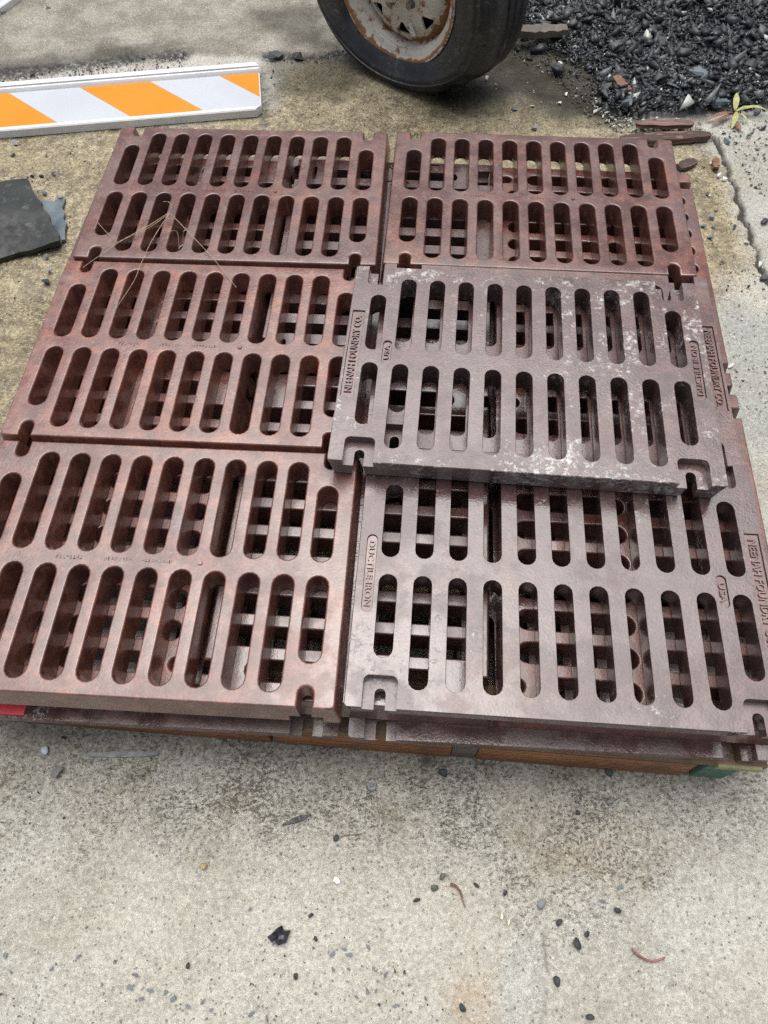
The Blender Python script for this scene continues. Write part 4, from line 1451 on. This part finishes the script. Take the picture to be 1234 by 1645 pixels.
# ------------------------------------------------------------------ planks and wood bits
def plank(name, p0, p1, wd, th, mat, label, z=0.0, cat='plank', taper=0.7, tilt=0.0):
    a, b = G(*p0), G(*p1)
    L = (b - a).length
    ang = math.atan2(b.y - a.y, b.x - a.x)
    bm = bmesh.new()
    n = 12
    rg = random.Random(int(p0[0] * 7 + p0[1]))
    rings = []
    for i in range(n + 1):
        t = i / n
        k = 1.0 - (1 - taper) * abs(2 * t - 1) ** 3
        w0 = wd / 2 * k * rg.uniform(.86, 1.1)
        w1 = wd / 2 * k * rg.uniform(.86, 1.1)
        hh2 = th * rg.uniform(.82, 1.08)
        xx = (t - .5) * L + (rg.uniform(-.008, .008) if i in (0, n) else 0)
        rings.append([bm.verts.new((xx + rg.uniform(-.003, .003), -w0, 0)), bm.verts.new((xx, -w0 * .94, hh2)), bm.verts.new((xx, 0.2 * wd * rg.uniform(-.3, .3), hh2 * rg.uniform(.9, 1.12))), bm.verts.new((xx, w1 * .94, hh2)), bm.verts.new((xx + rg.uniform(-.003, .003), w1, 0))])
    for A, B in zip(rings[:-1], rings[1:]):
        for k in range(5):
            bm.faces.new((A[k], A[(k + 1) % 5], B[(k + 1) % 5], B[k]))
    bm.faces.new(rings[0])
    bm.faces.new(rings[-1][::-1])
    o = link(name, bm_mesh(name, bm), mat)
    m_ = (a + b) / 2
    o.location = (m_.x, m_.y, z)
    o.rotation_euler = (tilt, 0, ang)
    return tag(o, label, cat)


plank('plank', (992, 231), (1140, 224), 0.036, 0.017, M['driftwood'], 'weathered reddish plank lying behind the far right grate', 0.002, tilt=0.05, taper=.45)
plank('plank', (1018, 211), (1112, 211), 0.030, 0.012, M['driftwood'], 'dark split plank lying behind the reddish plank', 0.016, taper=.5)
plank('plank', (818, 74), (905, 70), 0.045, 0.020, M['wood_end'], 'short dark board at the edge of the heap right of the tyre', 0.03)
plank('wood_chip', (985, 138), (1006, 160), 0.030, 0.020, M['twig'], 'brown wooden stub at the front of the heap', 0.01, 'wood chip')
plank('wood_chip', (1090, 272), (1114, 263), 0.030, 0.010, M['driftwood'], 'flat reddish wood chip beside the far right grate', 0.002, 'wood chip')
plank('wood_chip', (1148, 258), (1149, 276), 0.018, 0.010, M['twig'], 'upright brown wood chip stuck in the crack', 0.002, 'wood chip')
plank('wood_splinter', (463, 1322), (497, 1310), 0.0085, 0.005, M['dark_stone'], 'long dark pointed splinter on the foreground concrete', 0.0005, 'splinter', .25)
plank('wood_chip', (145, 1213), (255, 1211), 0.010, 0.003, M['grey_stone'], 'faint grey sliver lying parallel to the pallet at left', 0.0002, 'wood chip', .3)


def curvy(name, pts, r, mat, label, cat, z=None, taper=None):
    bm = bmesh.new()
    P_ = [Vector((G(x, y).x, G(x, y).y, (z[i] if z else r * 0.9))) for i, (x, y) in enumerate(pts)]
    # Catmull-Rom
    Q = []
    for i in range(len(P_) - 1):
        p0, p1, p2, p3 = P_[max(i - 1, 0)], P_[i], P_[i + 1], P_[min(i + 2, len(P_) - 1)]
        for k in range(5):
            t = k / 5
            Q.append(0.5 * ((2 * p1) + (p2 - p0) * t + (2 * p0 - 5 * p1 + 4 * p2 - p3) * t * t + (3 * p1 - p0 - 3 * p2 + p3) * t ** 3))
    Q.append(P_[-1])
    tube(bm, Q, r, 6, taper)
    return tag(link(name, bm_mesh(name, bm, 60), mat), label, cat)


curvy('twig', [(724, 1420), (733, 1424), (740, 1434), (743, 1445), (747, 1458)], 0.0019, M['twig'], 'bent brown twig right of the slanting row of pebbles', 'twig', taper=lambda t: 1.3 - .9 * t)
curvy('twig', [(1016, 1523), (1022, 1532), (1034, 1540), (1050, 1544), (1068, 1538)], 0.0022, M['pink_twig'], 'curved reddish twig at the right of the foreground', 'twig', taper=lambda t: 1.0 - .4 * t)
curvy('root_thread', [(548, 1344), (560, 1341), (570, 1341), (582, 1339)], 0.0007, M['twig'], 'thin root thread beside the round black pebble', 'root')

# crumpled black scrap
bm = bmesh.new()
out = [(430, 1505), (437, 1500), (446, 1491), (454, 1486), (457, 1495), (468, 1494), (463, 1505), (461, 1514), (447, 1519), (437, 1514)]
ctr = G(450, 1503)
rng2 = random.Random(3)
ringv = [bm.verts.new((*(G(*p)[:2]), 0.002 + rng2.uniform(0, .006))) for p in out]
midv = [bm.verts.new((ctr.x + (v.co.x - ctr.x) * .5 + rng2.uniform(-.002, .002), ctr.y + (v.co.y - ctr.y) * .5 + rng2.uniform(-.002, .002), 0.005 + rng2.uniform(-.004, .008))) for v in ringv]
cv = bm.verts.new((ctr.x, ctr.y, 0.010))
for k in range(len(out)):
    j = (k + 1) % len(out)
    bm.faces.new((ringv[k], ringv[j], midv[j], midv[k]))
    bm.faces.new((midv[k], midv[j], cv))
rr = bmesh.ops.extrude_face_region(bm, geom=bm.faces[:])
for g in rr['geom']:
    if isinstance(g, bmesh.types.BMVert):
        g.co.z -= 0.0008
tag(link('plastic_scrap', bm_mesh('plastic_scrap', bm), M['black_plastic']), 'crumpled shiny black plastic scrap on the foreground concrete', 'plastic scrap')

# washers near the pallet
def washer(px, py, ro, ri, label, mat, nut):
    t = empty('washer', G(px, py, 0.0005))
    tag(t, label, 'washer')
    bm = bmesh.new()
    lathe(bm, [(ri, 0), (ri, .0022), (ro * .92, .0026), (ro, .0018), (ro, 0)], 28, closed=True)
    link('ring', bm_mesh('ring', bm, 40), mat, t)
    bm = bmesh.new()
    if nut:
        lathe(bm, [(ri * .99, .0005), (ri * .99, .0016), (ri * .60, .0018), (ri * .55, .0042), (ri * .3, .0058), (.0001, .006)], 20)
        link('stud', bm_mesh('stud', bm, 50), M['grey_stone'], t)
    else:
        lathe(bm, [(ri * .99, .0005), (ri * .95, .0016), (.0001, .0016)], 20)
        link('centre_plug', bm_mesh('centre_plug', bm, 50), M['dark_stone'], t)
    return t


washer(597, 1262, .0088, .0062, 'ringed grey washer with a stud in its middle', M['steel'], True)
washer(685, 1223, .0092, .0055, 'round dark flat washer against the pallet', M['wood_end'], False)

# ------------------------------------------------------------------ rubber sheet and slate piece at the left
def sheet(name, pxs, th, mat, label, zf, cat, sub=14):
    P_ = [G(*p) for p in pxs]
    bm = bmesh.new()
    n = sub
    grid = []
    for i in range(n + 1):
        row = []
        for j in range(n + 1):
            s, t = i / n, j / n
            p = (P_[0] * (1 - s) + P_[1] * s) * (1 - t) + (P_[3] * (1 - s) + P_[2] * s) * t
            e = 0.0
            if j in (0, n) or i in (0, n):
                e = 0.006
            row.append(bm.verts.new((p.x + random.uniform(-e, e), p.y + random.uniform(-e, e), zf(s, t))))
        grid.append(row)
    for i in range(n):
        for j in range(n):
            bm.faces.new((grid[i][j], grid[i + 1][j], grid[i + 1][j + 1], grid[i][j + 1]))
    rr = bmesh.ops.extrude_face_region(bm, geom=bm.faces[:])
    for g in rr['geom']:
        if isinstance(g, bmesh.types.BMVert):
            g.co.z -= th
    return tag(link(name, bm_mesh(name, bm, 40), mat), label, cat)


sheet('rubber_sheet', [(-190, 330), (52, 304), (106, 402), (-150, 450)], 0.010, M['rubber'],
      'bowed black rubber sheet lying at the left edge beside the grates',
      lambda s, t: 0.012 + 0.045 * math.sin(math.pi * min(max(t, 0), 1)) ** 1.3 * (1 - 0.45 * s) + 0.016 * s * s + 0.004 * math.sin(s * 9 + t * 5) + 0.003 * math.sin(s * 3 - t * 11), 'rubber sheet')
sheet('slate_piece', [(66, 328), (103, 324), (107, 390), (70, 402)], 0.006, M['slate'],
      'blue-grey flat offcut sticking out from under the black rubber sheet', lambda s, t: 0.0075 + 0.002 * math.sin(s * 6 + t * 3), 'offcut', 8)

# ------------------------------------------------------------------ weed
weed = empty('weed', G(1180, 188))
tag(weed, 'small yellowing weed growing at the foot of the rubble heap', 'weed')


def leaf(p0, p1, w, z0, z1, mat, lift=0.012):
    a, b = G(*p0), G(*p1)
    a.z, b.z = z0, z1
    o0 = weed.location
    d = b - a
    sd = Vector((-d.y, d.x, 0)).normalized()
    if d.xy.length < 1e-4:
        sd = Vector((1, 0, 0))
    bm = bmesh.new()
    n = 8
    L_, R_, M_ = [], [], []
    for i in range(n + 1):
        t = i / n
        c = a + d * t + Vector((0, 0, lift * math.sin(math.pi * t)))
        ww = w * (math.sin(math.pi * min(t * 0.93 + 0.05, 1)) ** 0.8)
        M_.append(bm.verts.new(c - o0 - Vector((0, 0, 0.2 * ww))))
        L_.append(bm.verts.new(c + sd * ww - o0))
        R_.append(bm.verts.new(c - sd * ww - o0))
    for i in range(n):
        bm.faces.new((L_[i], M_[i], M_[i + 1], L_[i + 1]))
        bm.faces.new((M_[i], R_[i], R_[i + 1], M_[i + 1]))
    rr = bmesh.ops.extrude_face_region(bm, geom=bm.faces[:])
    for g in rr['geom']:
        if isinstance(g, bmesh.types.BMVert):
            g.co.z -= 0.0006
    link('leaf', bm_mesh('leaf', bm, 60), mat, weed)


leaf((1178, 184), (1176, 168), 0.0085, 0.012, 0.034, M['leaf'], 0.004)
leaf((1180, 185), (1232, 184), 0.0060, 0.012, 0.010, M['leaf'], 0.014)
leaf((1180, 185), (1206, 181), 0.0050, 0.012, 0.014, M['leaf'], 0.008)
leaf((1181, 186), (1175, 208), 0.0075, 0.012, 0.003, M['leaf'], 0.008)
leaf((1186, 188), (1200, 200), 0.0030, 0.010, 0.004, M['leaf'], 0.006)
leaf((1176, 186), (1132, 196), 0.0060, 0.010, 0.005, M['leaf_red'], 0.008)
leaf((1174, 188), (1142, 204), 0.0055, 0.008, 0.004, M['leaf_red'], 0.006)
leaf((1178, 197), (1189, 213), 0.0070, 0.008, 0.004, M['leaf_red'], 0.004)
bm = bmesh.new()
a = G(1180, 186)
o0 = weed.location
tube(bm, [a - o0 + Vector((0, -0.004, 0)), a - o0 + Vector((0, 0, .008)), a - o0 + Vector((-.002, .003, .016))], 0.0024, 7)
link('stem', bm_mesh('stem', bm, 60), M['leaf'], weed)

# ------------------------------------------------------------------ dry straw on the left grates
ZS = ZT + 0.0022
straw = empty('dry_straw', G(272, 341, ZS))
tag(straw, 'dry forked straw stalk with thin branches lying across the two far left grates', 'straw')


def strand(pts, r):
    bm = bmesh.new()
    o0 = straw.location
    n = len(pts)
    V = []
    for i, (x, y, dz) in enumerate(pts):
        p = G(x, y, ZS + dz)
        V.append(p - o0)
    Q = []
    for i in range(n - 1):
        p0, p1, p2, p3 = V[max(i - 1, 0)], V[i], V[i + 1], V[min(i + 2, n - 1)]
        for k in range(4):
            t = k / 4
            Q.append(0.5 * ((2 * p1) + (p2 - p0) * t + (2 * p0 - 5 * p1 + 4 * p2 - p3) * t * t + (3 * p1 - p0 - 3 * p2 + p3) * t ** 3))
    Q.append(V[-1])
    tube(bm, Q, r, 5, lambda t: 1.15 - .5 * t)
    link('strand', bm_mesh('strand', bm, 60), M['straw'], straw)


strand([(272, 341, .012), (240, 362, .006), (190, 390, .003), (133, 430, .001)], 0.00068)
strand([(272, 343, .012), (235, 368, .006), (165, 399, .002)], 0.00056)
strand([(272, 343, .012), (245, 385, .005), (226, 425, .002), (215, 452, .002), (186, 496, .001)], 0.00062)
strand([(274, 343, .012), (305, 375, .006), (345, 418, .003), (380, 462, .001)], 0.00062)
strand([(156, 356, .002), (172, 374, .003), (189, 390, .003)], 0.00050)
strand([(272, 341, .012), (276, 331, .014), (270, 324, .016)], 0.00056)
strand([(262, 324, .016), (270, 324, .016), (279, 326, .015)], 0.00043)
strand([(262, 371, .003), (275, 371, .003), (285, 373, .003), (288, 400, .001)], 0.00037)
curvy('straw_bit', [(150, 617), (156, 634), (160, 652)], 0.0008, M['straw'], 'single short straw lying in a slot of the middle left grate', 'straw', z=[ZT - .02, ZT - .012, ZT - .008])
